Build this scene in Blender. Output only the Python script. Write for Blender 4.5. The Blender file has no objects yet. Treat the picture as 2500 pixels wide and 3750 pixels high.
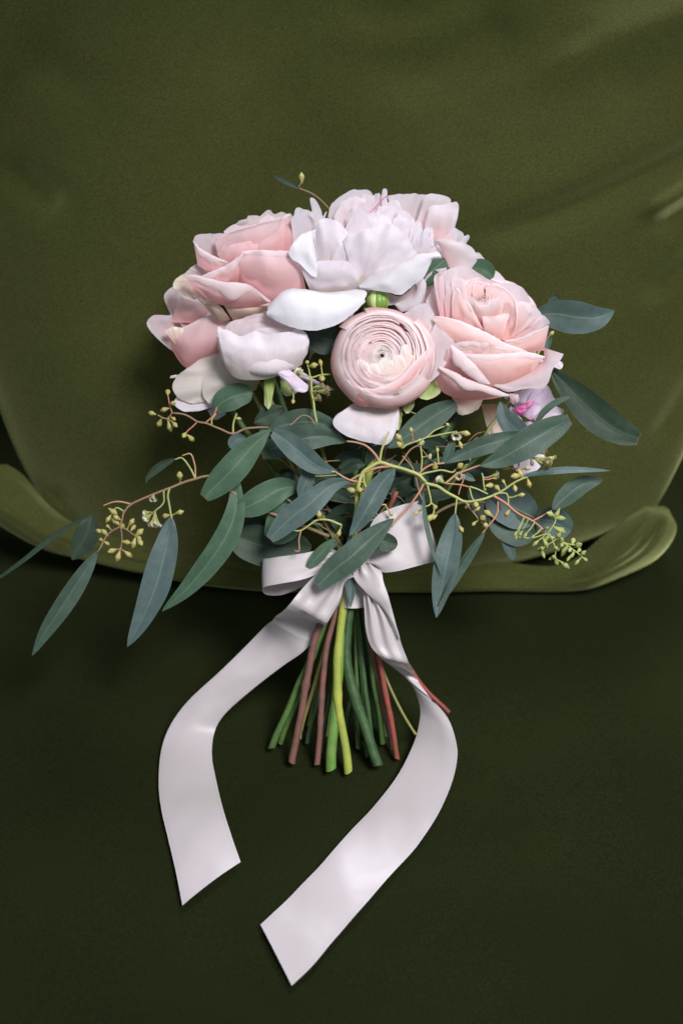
import bpy, math, random
from mathutils import Vector, Matrix, noise
R = math.radians
SC = bpy.context.scene
COL = SC.collection
random.seed(7)

# ------------------------------------------------------------------ camera
CAM_H = 0.712; PITCH = 38.0; LENS = 50.0
cam_data = bpy.data.cameras.new('camera'); cam = bpy.data.objects.new('camera', cam_data)
COL.objects.link(cam); SC.camera = cam
cam.location = (0, 0, CAM_H); cam.rotation_euler = (R(90 - PITCH), 0, 0)
cam_data.sensor_fit = 'VERTICAL'; cam_data.sensor_height = 36; cam_data.sensor_width = 24
cam_data.lens = LENS; cam_data.clip_start = 0.02; cam_data.clip_end = 60
cam_data.dof.use_dof = True; cam_data.dof.focus_distance = 0.90; cam_data.dof.aperture_fstop = 4.5
# ------------------------------------------------------------------ world and lamps
w = bpy.data.worlds.new('World'); SC.world = w; w.use_nodes = True
bg = w.node_tree.nodes['Background']; bg.inputs[0].default_value = (0.86, 0.92, 1.0, 1); bg.inputs[1].default_value = 0.37
def area(name, loc, target, size, power, color):
    l = bpy.data.lights.new(name, 'AREA'); l.shape = 'DISK'; l.size = size; l.energy = power; l.color = color
    o = bpy.data.objects.new(name, l); COL.objects.link(o); o.location = loc
    o.rotation_euler = (Vector(target) - Vector(loc)).to_track_quat('-Z', 'Y').to_euler(); return o
def spot(name, loc, target, radius, power, color, cone, blend):
    l = bpy.data.lights.new(name, 'SPOT'); l.shadow_soft_size = radius; l.energy = power; l.color = color; l.spot_size = R(cone); l.spot_blend = blend
    o = bpy.data.objects.new(name, l); COL.objects.link(o); o.location = loc
    o.rotation_euler = (Vector(target) - Vector(loc)).to_track_quat('-Z', 'Y').to_euler(); return o
spot('front_spotlight', (0.72, -0.10, 1.75), (0.05, 0.72, 0.08), 0.42, 350, (0.99, 0.965, 1.0), 30, 1.0)
area('back_lamp', (0.62, 2.25, 1.95), (0, 0.70, 0.10), 0.40, 44, (0.96, 0.93, 1.07))
SC.view_settings.view_transform = 'Standard'; SC.view_settings.look = 'None'
SC.view_settings.exposure = 0.15; SC.view_settings.gamma = 1

# ------------------------------------------------------------------ picture scale -> place
F = 5208.0; D0 = 0.94; K = D0 / F; PR = R(PITCH)
FW = Vector((0, math.cos(PR), -math.sin(PR))); UP = Vector((0, math.sin(PR), math.cos(PR))); RT = Vector((1, 0, 0))
CP = Vector((0, 0, CAM_H))
def P(x, y, d=0.0):
    D = D0 - d * K
    return CP + FW * D + RT * ((x - 1250) / F * D) - UP * ((y - 1875) / F * D)
def G(x, y, h=0.0):
    r = FW + RT * ((x - 1250) / F) - UP * ((y - 1875) / F)
    return CP + r * ((h - CAM_H) / r.z)
def px(p):
    q = p - CP; D = q.dot(FW)
    return 1250 + q.dot(RT) / D * F, 1875 - q.dot(UP) / D * F, (D0 - D) / K
def seat_d(x, y, h=0.0): return px(G(x, y, h))[2]

Z0 = (0, 0, 1.0)
Z1 = (500, 620, 1.96); Z2 = (1000, 620, 1.96); Z3 = (1200, 1400, 1.4255); ZL = (400, 1300, 1.568)
Z4 = (850, 1800, 1.742); Z5 = (1050, 660, 2.24); Z6 = (1500, 920, 2.6133); ZR = (500, 2300, 1.206)
Z8 = (1500, 1500, 2.24); Z9 = (900, 1450, 2.24); Z10 = (0, 1450, 2.24); Z11 = (1800, 1500, 2.24)
def zs(Z, p, d0=0.0):
    return Vector((Z[0] + p[0] / Z[2], Z[1] + p[1] / Z[2], (p[2] if len(p) > 2 else 0.0) + d0))

def spline(pts, n):
    pts = [Vector(p) for p in pts]
    if len(pts) == 1: return [pts[0].copy() for _ in range(n)]
    dense = []; m = len(pts)
    for i in range(m - 1):
        p1, p2 = pts[i], pts[i + 1]
        p0 = pts[i - 1] if i > 0 else p1 * 2 - p2
        p3 = pts[i + 2] if i + 2 < m else p2 * 2 - p1
        for j in range(10):
            t = j / 10.0
            dense.append(0.5 * ((2 * p1) + (p2 - p0) * t + (2 * p0 - 5 * p1 + 4 * p2 - p3) * t * t + (3 * p1 - p0 - 3 * p2 + p3) * t ** 3))
    dense.append(pts[-1])
    L = [0.0]
    for a, b in zip(dense, dense[1:]): L.append(L[-1] + (b - a).length)
    out = []; k = 0
    for i in range(n):
        s = L[-1] * i / (n - 1)
        while k < len(L) - 2 and L[k + 1] < s: k += 1
        seg = L[k + 1] - L[k]
        out.append(dense[k].lerp(dense[k + 1], (s - L[k]) / seg if seg > 1e-9 else 0))
    return out

# ------------------------------------------------------------------ object helpers
def thing(name, label, cat, loc, group=None):
    o = bpy.data.objects.new(name, None); COL.objects.link(o); o.location = loc; o.empty_display_size = 0.02
    o['label'] = label; o['category'] = cat
    if group: o['group'] = group
    return o
def mesh_obj(name, verts, faces, mat, parent=None, uvs=None, smooth=True):
    org = Vector(parent.location) if parent else Vector((0, 0, 0))
    if parent and parent.parent: org = Vector(parent.parent.location)
    me = bpy.data.meshes.new(name); me.from_pydata([v - org for v in verts], [], faces)
    if mat: me.materials.append(mat)
    if uvs:
        uvl = me.uv_layers.new(name='UVMap')
        for lp in me.loops: uvl.data[lp.index].uv = uvs[lp.vertex_index]
    if smooth: me.polygons.foreach_set('use_smooth', [True] * len(me.polygons))
    me.update()
    o = bpy.data.objects.new(name, me); COL.objects.link(o)
    if parent: o.parent = parent
    return o
def grid(rows, name, mat, parent, vs=None):
    n = len(rows[0]); verts = [v for r in rows for v in r]; faces = []; uvs = []
    m = len(rows)
    for j in range(m):
        for i in range(n): uvs.append((i / (n - 1), vs[j] if vs else j / (m - 1)))
    for j in range(m - 1):
        for i in range(n - 1):
            a = j * n + i; faces.append((a, a + 1, a + n + 1, a + n))
    return mesh_obj(name, verts, faces, mat, parent, uvs)
def tube_geo(pts, rads, seg=8, cap=True):
    verts, faces, uvs = [], [], []
    n = len(pts); prev = None
    for i, p in enumerate(pts):
        t = (pts[min(i + 1, n - 1)] - pts[max(i - 1, 0)]).normalized()
        if prev is None:
            a = Vector((0, 0, 1)) if abs(t.z) < 0.9 else Vector((1, 0, 0)); prev = t.cross(a).normalized()
        nn = (prev - t * prev.dot(t)).normalized(); b = t.cross(nn); prev = nn
        for k in range(seg):
            an = 2 * math.pi * k / seg
            verts.append(p + (nn * math.cos(an) + b * math.sin(an)) * rads[i]); uvs.append((k / seg, i / (n - 1)))
    for i in range(n - 1):
        for k in range(seg):
            a = i * seg + k; b2 = i * seg + (k + 1) % seg
            faces.append((a, b2, b2 + seg, a + seg))
    if cap: faces.append(tuple(range(seg - 1, -1, -1))); faces.append(tuple(range((n - 1) * seg, n * seg)))
    return verts, faces, uvs
def join_geo(parts):
    V, Fc, U = [], [], []
    for v, f, u in parts:
        o = len(V); V += v; U += u; Fc += [tuple(i + o for i in q) for q in f]
    return V, Fc, U

# ------------------------------------------------------------------ materials
def newmat(name):
    m = bpy.data.materials.new(name); m.use_nodes = True; nt = m.node_tree; nt.nodes.clear()
    return m, nt, nt.nodes, nt.links
def petal_mat(name, c0, c1, c2, pos=(0.0, 0.5, 1.0), trans=0.38, vein=0.10, spots=None, wear=None):
    m, nt, N, L = newmat(name)
    out = N.new('ShaderNodeOutputMaterial'); uv = N.new('ShaderNodeUVMap'); sep = N.new('ShaderNodeSeparateXYZ'); L.new(uv.outputs[0], sep.inputs[0])
    ramp = N.new('ShaderNodeValToRGB'); r = ramp.color_ramp
    r.elements[0].position = pos[0]; r.elements[0].color = (*c0, 1); r.elements[1].position = pos[2]; r.elements[1].color = (*c2, 1)
    e = r.elements.new(pos[1]); e.color = (*c1, 1)
    tc = N.new('ShaderNodeTexCoord'); n1 = N.new('ShaderNodeTexNoise'); n1.inputs['Scale'].default_value = 45; n1.inputs['Detail'].default_value = 3
    L.new(tc.outputs['Object'], n1.inputs['Vector'])
    ma = N.new('ShaderNodeMath'); ma.operation = 'MULTIPLY_ADD'; ma.inputs[1].default_value = 0.22; L.new(n1.outputs[0], ma.inputs[0]); 
    sb = N.new('ShaderNodeMath'); sb.operation = 'SUBTRACT'; L.new(sep.outputs[1], sb.inputs[0]); sb.inputs[1].default_value = 0.11
    L.new(sb.outputs[0], ma.inputs[2]); L.new(ma.outputs[0], ramp.inputs[0])
    # veins: noise stretched along the petal
    mp = N.new('ShaderNodeMapping'); mp.inputs['Scale'].default_value = (80, 2.6, 1); L.new(uv.outputs[0], mp.inputs[0])
    n2 = N.new('ShaderNodeTexNoise'); n2.inputs['Scale'].default_value = 1.0; n2.inputs['Detail'].default_value = 4; L.new(mp.outputs[0], n2.inputs['Vector'])
    mr = N.new('ShaderNodeMapRange'); mr.inputs[1].default_value = 0.3; mr.inputs[2].default_value = 0.7; mr.inputs[3].default_value = 1 - vein * 0.6; mr.inputs[4].default_value = 1.0
    L.new(n2.outputs[0], mr.inputs[0])
    mx = N.new('ShaderNodeMix'); mx.data_type = 'RGBA'; mx.blend_type = 'MULTIPLY'; mx.inputs[0].default_value = 1
    L.new(ramp.outputs[0], mx.inputs[6]); L.new(mr.outputs[0], mx.inputs[7])
    col = mx.outputs[2]
    oi = N.new('ShaderNodeObjectInfo'); mr2 = N.new('ShaderNodeMapRange'); mr2.inputs[3].default_value = 0.90; mr2.inputs[4].default_value = 1.04
    L.new(oi.outputs['Random'], mr2.inputs[0])
    hv = N.new('ShaderNodeHueSaturation'); L.new(mr2.outputs[0], hv.inputs['Value']); L.new(col, hv.inputs['Color'])
    col = hv.outputs[0]
    if wear:      # tan bruises of the old outer petals
        n3 = N.new('ShaderNodeTexNoise'); n3.inputs['Scale'].default_value = 38; n3.inputs['Detail'].default_value = 5; L.new(tc.outputs['Object'], n3.inputs['Vector'])
        m3 = N.new('ShaderNodeMapRange'); m3.inputs[1].default_value = 0.56; m3.inputs[2].default_value = 0.74; m3.inputs[4].default_value = 0.7; L.new(n3.outputs[0], m3.inputs[0])
        w3 = N.new('ShaderNodeMix'); w3.data_type = 'RGBA'; L.new(m3.outputs[0], w3.inputs[0]); L.new(col, w3.inputs[6]); w3.inputs[7].default_value = (*wear, 1); col = w3.outputs[2]
    if spots:
        n3 = N.new('ShaderNodeTexNoise'); n3.inputs['Scale'].default_value = 30; n3.inputs['Detail'].default_value = 4; L.new(tc.outputs['Object'], n3.inputs['Vector'])
        m3 = N.new('ShaderNodeMapRange'); m3.inputs[1].default_value = 0.53; m3.inputs[2].default_value = 0.64; L.new(n3.outputs[0], m3.inputs[0])
        w3 = N.new('ShaderNodeMix'); w3.data_type = 'RGBA'; L.new(m3.outputs[0], w3.inputs[0]); L.new(col, w3.inputs[6]); w3.inputs[7].default_value = (*spots, 1); col = w3.outputs[2]
    p = N.new('ShaderNodeBsdfPrincipled'); p.inputs['Roughness'].default_value = 0.62; p.inputs['Specular IOR Level'].default_value = 0.22
    p.inputs['Sheen Weight'].default_value = 0.12; p.inputs['Sheen Roughness'].default_value = 0.4
    L.new(col, p.inputs['Base Color'])
    t = N.new('ShaderNodeBsdfTranslucent'); gm = N.new('ShaderNodeGamma'); gm.inputs[1].default_value = 1.15; L.new(col, gm.inputs[0]); L.new(gm.outputs[0], t.inputs[0])
    bp = N.new('ShaderNodeBump'); bp.inputs['Strength'].default_value = 0.10; bp.inputs['Distance'].default_value = 0.0006; L.new(n2.outputs[0], bp.inputs['Height'])
    n5 = N.new('ShaderNodeTexNoise'); n5.inputs['Scale'].default_value = 150; n5.inputs['Detail'].default_value = 4; n5.inputs['Distortion'].default_value = 0.5; L.new(tc.outputs['Object'], n5.inputs['Vector'])
    b5 = N.new('ShaderNodeBump'); b5.inputs['Strength'].default_value = 0.30; b5.inputs['Distance'].default_value = 0.0012; L.new(n5.outputs[0], b5.inputs['Height']); L.new(bp.outputs[0], b5.inputs['Normal'])
    L.new(b5.outputs[0], p.inputs['Normal'])
    ms = N.new('ShaderNodeMixShader'); ms.inputs[0].default_value = trans; L.new(p.outputs[0], ms.inputs[1]); L.new(t.outputs[0], ms.inputs[2])
    L.new(ms.outputs[0], out.inputs[0]); return m
def leaf_mat(name, c_lo, c_hi, rib, rough=0.56, back=None):
    m, nt, N, L = newmat(name)
    out = N.new('ShaderNodeOutputMaterial'); uv = N.new('ShaderNodeUVMap'); sep = N.new('ShaderNodeSeparateXYZ'); L.new(uv.outputs[0], sep.inputs[0])
    tc = N.new('ShaderNodeTexCoord'); n1 = N.new('ShaderNodeTexNoise'); n1.inputs['Scale'].default_value = 60; n1.inputs['Detail'].default_value = 4; L.new(tc.outputs['Object'], n1.inputs['Vector'])
    oi = N.new('ShaderNodeObjectInfo')
    ad = N.new('ShaderNodeMath'); ad.operation = 'MULTIPLY_ADD'; ad.inputs[1].default_value = 0.55; L.new(oi.outputs['Random'], ad.inputs[0])
    mm = N.new('ShaderNodeMath'); mm.operation = 'MULTIPLY'; mm.inputs[1].default_value = 0.45; L.new(n1.outputs[0], mm.inputs[0]); L.new(mm.outputs[0], ad.inputs[2])
    mx = N.new('ShaderNodeMix'); mx.data_type = 'RGBA'; L.new(ad.outputs[0], mx.inputs[0]); mx.inputs[6].default_value = (*c_lo, 1); mx.inputs[7].default_value = (*c_hi, 1)
    nb = N.new('ShaderNodeTexNoise'); nb.inputs['Scale'].default_value = 170; nb.inputs['Detail'].default_value = 5; L.new(tc.outputs['Object'], nb.inputs['Vector'])
    nm = N.new('ShaderNodeMapRange'); nm.inputs[1].default_value = 0.42; nm.inputs[2].default_value = 0.72; nm.inputs[4].default_value = 0.32; L.new(nb.outputs[0], nm.inputs[0])
    mb = N.new('ShaderNodeMix'); mb.data_type = 'RGBA'; L.new(nm.outputs[0], mb.inputs[0]); L.new(mx.outputs[2], mb.inputs[6]); mb.inputs[7].default_value = (c_hi[0] * 1.7, c_hi[1] * 1.45, c_hi[2] * 1.45, 1); mx = mb
    # midrib and side veins
    a = N.new('ShaderNodeMath'); a.operation = 'SUBTRACT'; a.inputs[1].default_value = 0.5; L.new(sep.outputs[0], a.inputs[0])
    b = N.new('ShaderNodeMath'); b.operation = 'ABSOLUTE'; L.new(a.outputs[0], b.inputs[0])
    mr = N.new('ShaderNodeMapRange'); mr.inputs[1].default_value = 0.008; mr.inputs[2].default_value = 0.035; mr.inputs[3].default_value = 0.7; mr.inputs[4].default_value = 0.0; L.new(b.outputs[0], mr.inputs[0])
    ed = N.new('ShaderNodeMapRange'); ed.inputs[1].default_value = 0.47; ed.inputs[2].default_value = 0.5; ed.inputs[3].default_value = 0.0; ed.inputs[4].default_value = 0.35; L.new(b.outputs[0], ed.inputs[0])
    mxx = N.new('ShaderNodeMath'); mxx.operation = 'MAXIMUM'; L.new(mr.outputs[0], mxx.inputs[0]); L.new(ed.outputs[0], mxx.inputs[1])
    m2 = N.new('ShaderNodeMix'); m2.data_type = 'RGBA'; L.new(mxx.outputs[0], m2.inputs[0]); L.new(mx.outputs[2], m2.inputs[6]); m2.inputs[7].default_value = (*rib, 1)
    # brown tip
    tp = N.new('ShaderNodeMapRange'); tp.inputs[1].default_value = 0.985; tp.inputs[2].default_value = 0.998; tp.inputs[4].default_value = 0.8; L.new(sep.outputs[1], tp.inputs[0])
    m3 = N.new('ShaderNodeMix'); m3.data_type = 'RGBA'; L.new(tp.outputs[0], m3.inputs[0]); L.new(m2.outputs[2], m3.inputs[6]); m3.inputs[7].default_value = (0.12, 0.075, 0.05, 1)
    p = N.new('ShaderNodeBsdfPrincipled'); p.inputs['Roughness'].default_value = rough; p.inputs['Specular IOR Level'].default_value = 0.28
    L.new(m3.outputs[2], p.inputs['Base Color'])
    p.inputs['Sheen Weight'].default_value = 0.12; p.inputs['Sheen Tint'].default_value = (0.75, 0.85, 0.85, 1); p.inputs['Sheen Roughness'].default_value = 0.5
    wv = N.new('ShaderNodeMapping'); wv.inputs['Scale'].default_value = (5, 42, 1); wv.inputs['Rotation'].default_value = (0, 0, 0.5); L.new(uv.outputs[0], wv.inputs[0])
    n2 = N.new('ShaderNodeTexNoise'); n2.inputs['Scale'].default_value = 1.0; L.new(wv.outputs[0], n2.inputs['Vector'])
    bp = N.new('ShaderNodeBump'); bp.inputs['Strength'].default_value = 0.25; bp.inputs['Distance'].default_value = 0.0006; L.new(n2.outputs[0], bp.inputs['Height']); L.new(bp.outputs[0], p.inputs['Normal'])
    t = N.new('ShaderNodeBsdfTranslucent'); t.inputs[0].default_value = (c_hi[0] * 1.2, c_hi[1] * 1.6, c_hi[2] * 0.7, 1)
    ms = N.new('ShaderNodeMixShader'); ms.inputs[0].default_value = 0.12; L.new(p.outputs[0], ms.inputs[1]); L.new(t.outputs[0], ms.inputs[2])
    L.new(ms.outputs[0], out.inputs[0]); return m
def plain_mat(name, c, c2=None, rough=0.5, scale=60, spec=0.4, bump=0.0):
    m, nt, N, L = newmat(name)
    out = N.new('ShaderNodeOutputMaterial'); p = N.new('ShaderNodeBsdfPrincipled'); p.inputs['Roughness'].default_value = rough; p.inputs['Specular IOR Level'].default_value = spec
    tc = N.new('ShaderNodeTexCoord'); n1 = N.new('ShaderNodeTexNoise'); n1.inputs['Scale'].default_value = scale; n1.inputs['Detail'].default_value = 4; L.new(tc.outputs['Object'], n1.inputs['Vector'])
    mr = N.new('ShaderNodeMapRange'); mr.inputs[1].default_value = 0.35; mr.inputs[2].default_value = 0.65; L.new(n1.outputs[0], mr.inputs[0])
    mx = N.new('ShaderNodeMix'); mx.data_type = 'RGBA'; L.new(mr.outputs[0], mx.inputs[0]); mx.inputs[6].default_value = (*c, 1); mx.inputs[7].default_value = (*(c2 or c), 1)
    L.new(mx.outputs[2], p.inputs['Base Color'])
    if bump:
        bp = N.new('ShaderNodeBump'); bp.inputs['Strength'].default_value = bump; bp.inputs['Distance'].default_value = 0.001; L.new(n1.outputs[0], bp.inputs['Height']); L.new(bp.outputs[0], p.inputs['Normal'])
    L.new(p.outputs[0], out.inputs[0]); return m
def velvet_mat(name, base, base2, sheen, amount, sig=0.35):
    m, nt, N, L = newmat(name)
    out = N.new('ShaderNodeOutputMaterial'); tc = N.new('ShaderNodeTexCoord')
    n1 = N.new('ShaderNodeTexNoise'); n1.inputs['Scale'].default_value = 900; n1.inputs['Detail'].default_value = 3; L.new(tc.outputs['Object'], n1.inputs['Vector'])
    n2 = N.new('ShaderNodeTexNoise'); n2.inputs['Scale'].default_value = 6; n2.inputs['Detail'].default_value = 6; n2.inputs['Distortion'].default_value = 0.8; L.new(tc.outputs['Object'], n2.inputs['Vector'])
    mr = N.new('ShaderNodeMapRange'); mr.inputs[1].default_value = 0.3; mr.inputs[2].default_value = 0.7; mr.inputs[3].default_value = 0.72; mr.inputs[4].default_value = 1.28; L.new(n1.outputs[0], mr.inputs[0])
    mx = N.new('ShaderNodeMix'); mx.data_type = 'RGBA'; L.new(n2.outputs[0], mx.inputs[0]); mx.inputs[6].default_value = (*base, 1); mx.inputs[7].default_value = (*base2, 1)
    mu = N.new('ShaderNodeMix'); mu.data_type = 'RGBA'; mu.blend_type = 'MULTIPLY'; mu.inputs[0].default_value = 1; L.new(mx.outputs[2], mu.inputs[6]); L.new(mr.outputs[0], mu.inputs[7])
    d = N.new('ShaderNodeBsdfDiffuse'); L.new(mu.outputs[2], d.inputs[0])
    s = N.new('ShaderNodeBsdfSheen'); s.distribution = 'MICROFIBER'; s.inputs['Roughness'].default_value = sig
    n4 = N.new('ShaderNodeTexNoise'); n4.inputs['Scale'].default_value = 5; n4.inputs['Detail'].default_value = 6; n4.inputs['Distortion'].default_value = 0.6; L.new(tc.outputs['Object'], n4.inputs['Vector'])
    m4 = N.new('ShaderNodeMapRange'); m4.inputs[1].default_value = 0.35; m4.inputs[2].default_value = 0.65; m4.inputs[3].default_value = 0.78; m4.inputs[4].default_value = 1.22; L.new(n4.outputs[0], m4.inputs[0])
    m5 = N.new('ShaderNodeMath'); m5.operation = 'MULTIPLY'; L.new(mr.outputs[0], m5.inputs[0]); L.new(m4.outputs[0], m5.inputs[1])
    mu2 = N.new('ShaderNodeMix'); mu2.data_type = 'RGBA'; mu2.blend_type = 'MULTIPLY'; mu2.inputs[0].default_value = 1; mu2.inputs[6].default_value = (*[c * amount for c in sheen], 1); L.new(m5.outputs[0], mu2.inputs[7])
    L.new(mu2.outputs[2], s.inputs[0])
    bp = N.new('ShaderNodeBump'); bp.inputs['Strength'].default_value = 0.35; bp.inputs['Distance'].default_value = 0.0006; L.new(n1.outputs[0], bp.inputs['Height'])
    b2 = N.new('ShaderNodeBump'); b2.inputs['Strength'].default_value = 0.35; b2.inputs['Distance'].default_value = 0.01; L.new(n2.outputs[0], b2.inputs['Height']); L.new(bp.outputs[0], b2.inputs['Normal'])
    L.new(b2.outputs[0], d.inputs['Normal']); L.new(b2.outputs[0], s.inputs['Normal'])
    a = N.new('ShaderNodeAddShader'); L.new(d.outputs[0], a.inputs[0]); L.new(s.outputs[0], a.inputs[1]); L.new(a.outputs[0], out.inputs[0]); return m
def satin_mat():
    m, nt, N, L = newmat('ribbon_satin')
    out = N.new('ShaderNodeOutputMaterial'); p = N.new('ShaderNodeBsdfPrincipled'); uv = N.new('ShaderNodeUVMap')
    p.inputs['Base Color'].default_value = (0.60, 0.55, 0.56, 1); p.inputs['Roughness'].default_value = 0.43; p.inputs['Specular IOR Level'].default_value = 0.55
    sp = N.new('ShaderNodeSeparateXYZ'); L.new(uv.outputs[0], sp.inputs[0])
    q1 = N.new('ShaderNodeMath'); q1.operation = 'SUBTRACT'; q1.inputs[1].default_value = 0.5; L.new(sp.outputs[0], q1.inputs[0])
    q2 = N.new('ShaderNodeMath'); q2.operation = 'ABSOLUTE'; L.new(q1.outputs[0], q2.inputs[0])
    q3 = N.new('ShaderNodeMath'); q3.operation = 'COMPARE'; q3.inputs[1].default_value = 0.455; q3.inputs[2].default_value = 0.008; L.new(q2.outputs[0], q3.inputs[0])
    q4 = N.new('ShaderNodeMix'); q4.data_type = 'RGBA'; L.new(q3.outputs[0], q4.inputs[0]); q4.inputs[6].default_value = (0.42, 0.385, 0.385, 1); q4.inputs[7].default_value = (0.375, 0.345, 0.36, 1); L.new(q4.outputs[2], p.inputs['Base Color'])
    p.inputs['Anisotropic'].default_value = 0.5; p.inputs['Sheen Weight'].default_value = 0.2
    mp = N.new('ShaderNodeMapping'); mp.inputs['Scale'].default_value = (3, 700, 1); L.new(uv.outputs[0], mp.inputs[0])
    n = N.new('ShaderNodeTexNoise'); n.inputs['Scale'].default_value = 1; L.new(mp.outputs[0], n.inputs['Vector'])
    bp = N.new('ShaderNodeBump'); bp.inputs['Strength'].default_value = 0.15; bp.inputs['Distance'].default_value = 0.0003; L.new(n.outputs[0], bp.inputs['Height'])
    tc = N.new('ShaderNodeTexCoord'); n2 = N.new('ShaderNodeTexNoise'); n2.inputs['Scale'].default_value = 28; n2.inputs['Detail'].default_value = 2; L.new(tc.outputs['Object'], n2.inputs['Vector'])
    b2 = N.new('ShaderNodeBump'); b2.inputs['Strength'].default_value = 0.35; b2.inputs['Distance'].default_value = 0.004; L.new(n2.outputs[0], b2.inputs['Height']); L.new(bp.outputs[0], b2.inputs['Normal'])
    L.new(b2.outputs[0], p.inputs['Normal'])
    t = N.new('ShaderNodeBsdfTranslucent'); t.inputs[0].default_value = (0.8, 0.66, 0.6, 1)
    ms = N.new('ShaderNodeMixShader'); ms.inputs[0].default_value = 0.15; L.new(p.outputs[0], ms.inputs[1]); L.new(t.outputs[0], ms.inputs[2]); L.new(ms.outputs[0], out.inputs[0])
    return m

M_ROSE = petal_mat('rose_petal', (0.88, 0.49, 0.48), (0.88, 0.64, 0.64), (0.88, 0.79, 0.79), (0.05, 0.5, 0.82), vein=0.04, trans=0.56)
M_ROSEP = petal_mat('rose_petal_peach', (0.90, 0.57, 0.52), (0.90, 0.70, 0.67), (0.89, 0.80, 0.80), (0.05, 0.5, 0.84), vein=0.04, trans=0.56)
M_ROSEI = petal_mat('rose_petal_inner', (0.85, 0.50, 0.50), (0.86, 0.67, 0.68), (0.85, 0.75, 0.77), (0.0, 0.35, 0.85), vein=0.04, trans=0.56)
M_ROSEO = petal_mat('rose_petal_outer', (0.62, 0.43, 0.33), (0.70, 0.54, 0.46), (0.76, 0.67, 0.56), (0.05, 0.5, 0.9), wear=(0.48, 0.35, 0.17))
M_RAN = petal_mat('ranunculus_petal', (0.88, 0.48, 0.45), (0.89, 0.66, 0.64), (0.89, 0.81, 0.81), (0.45, 0.80, 0.98), vein=0.08, trans=0.5)
M_RANC = petal_mat('ranunculus_petal_heart', (0.88, 0.66, 0.56), (0.89, 0.77, 0.70), (0.89, 0.84, 0.80), (0.1, 0.5, 0.95), vein=0.05, trans=0.5)
M_RANW = petal_mat('ranunculus_petal_white', (0.72, 0.64, 0.56), (0.77, 0.69, 0.70), (0.79, 0.74, 0.78), (0.0, 0.4, 0.9), vein=0.14)
M_CREAM = petal_mat('ranunculus_petal_cream', (0.60, 0.55, 0.38), (0.66, 0.60, 0.50), (0.70, 0.64, 0.60), (0.0, 0.4, 0.9), vein=0.12)
M_PEO = petal_mat('peony_petal', (0.88, 0.78, 0.60), (0.84, 0.77, 0.79), (0.86, 0.82, 0.86), (0.0, 0.22, 0.8), vein=0.04, trans=0.56)
M_PEOP = petal_mat('peony_petal_blush', (0.86, 0.58, 0.56), (0.85, 0.73, 0.74), (0.85, 0.79, 0.82), (0.0, 0.4, 0.9), vein=0.04, trans=0.56)
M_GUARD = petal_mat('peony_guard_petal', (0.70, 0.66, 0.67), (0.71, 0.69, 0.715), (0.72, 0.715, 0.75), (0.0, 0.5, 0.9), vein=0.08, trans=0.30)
M_LAV = petal_mat('lavender_petal', (0.66, 0.25, 0.48), (0.74, 0.60, 0.76), (0.78, 0.68, 0.82), (0.0, 0.4, 0.9), spots=(0.62, 0.03, 0.25))
M_LAVP = petal_mat('pale_mauve_petal', (0.80, 0.56, 0.74), (0.82, 0.70, 0.82), (0.84, 0.76, 0.86), (0.0, 0.4, 0.9), vein=0.14)
M_MAG = plain_mat('magenta_streak', (0.55, 0.04, 0.26), (0.62, 0.22, 0.42), 0.6, 300)
M_SEPAL = petal_mat('green_sepal', (0.22, 0.32, 0.06), (0.34, 0.42, 0.14), (0.5, 0.55, 0.3), (0.0, 0.6, 1.0), trans=0.25)
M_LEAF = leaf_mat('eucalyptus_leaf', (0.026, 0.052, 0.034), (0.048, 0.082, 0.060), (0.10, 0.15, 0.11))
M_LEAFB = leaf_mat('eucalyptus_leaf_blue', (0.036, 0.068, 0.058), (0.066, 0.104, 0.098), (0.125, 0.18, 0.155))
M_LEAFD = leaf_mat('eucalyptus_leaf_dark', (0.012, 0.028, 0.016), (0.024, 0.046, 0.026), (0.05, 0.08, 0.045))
M_LEAFG = leaf_mat('eucalyptus_leaf_green', (0.026, 0.064, 0.034), (0.048, 0.096, 0.056), (0.10, 0.17, 0.10))
M_TWIG = plain_mat('twig_green', (0.30, 0.32, 0.09), (0.24, 0.28, 0.10), 0.5)
M_TWIGR = plain_mat('twig_red', (0.36, 0.14, 0.09), (0.30, 0.20, 0.10), 0.5)
M_TWIGB = plain_mat('twig_brown', (0.19, 0.15, 0.08), (0.22, 0.11, 0.07), 0.6)
M_BUD = plain_mat('bud_yellow', (0.33, 0.33, 0.09), (0.30, 0.23, 0.09), 0.5, 200)
M_BUDG = plain_mat('bud_green', (0.26, 0.29, 0.09), (0.22, 0.27, 0.08), 0.5, 200)
M_HAIR = plain_mat('blossom_hair', (0.72, 0.70, 0.58), (0.66, 0.60, 0.48), 0.7)
M_HAIRT = plain_mat('blossom_hair_tan', (0.40, 0.33, 0.20), (0.32, 0.25, 0.15), 0.7)
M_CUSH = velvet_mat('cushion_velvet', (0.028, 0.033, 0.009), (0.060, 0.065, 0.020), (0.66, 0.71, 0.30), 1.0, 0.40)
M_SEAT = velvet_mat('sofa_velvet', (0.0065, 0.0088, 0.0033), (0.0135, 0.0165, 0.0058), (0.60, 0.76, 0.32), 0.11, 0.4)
M_SATIN = satin_mat()

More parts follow.
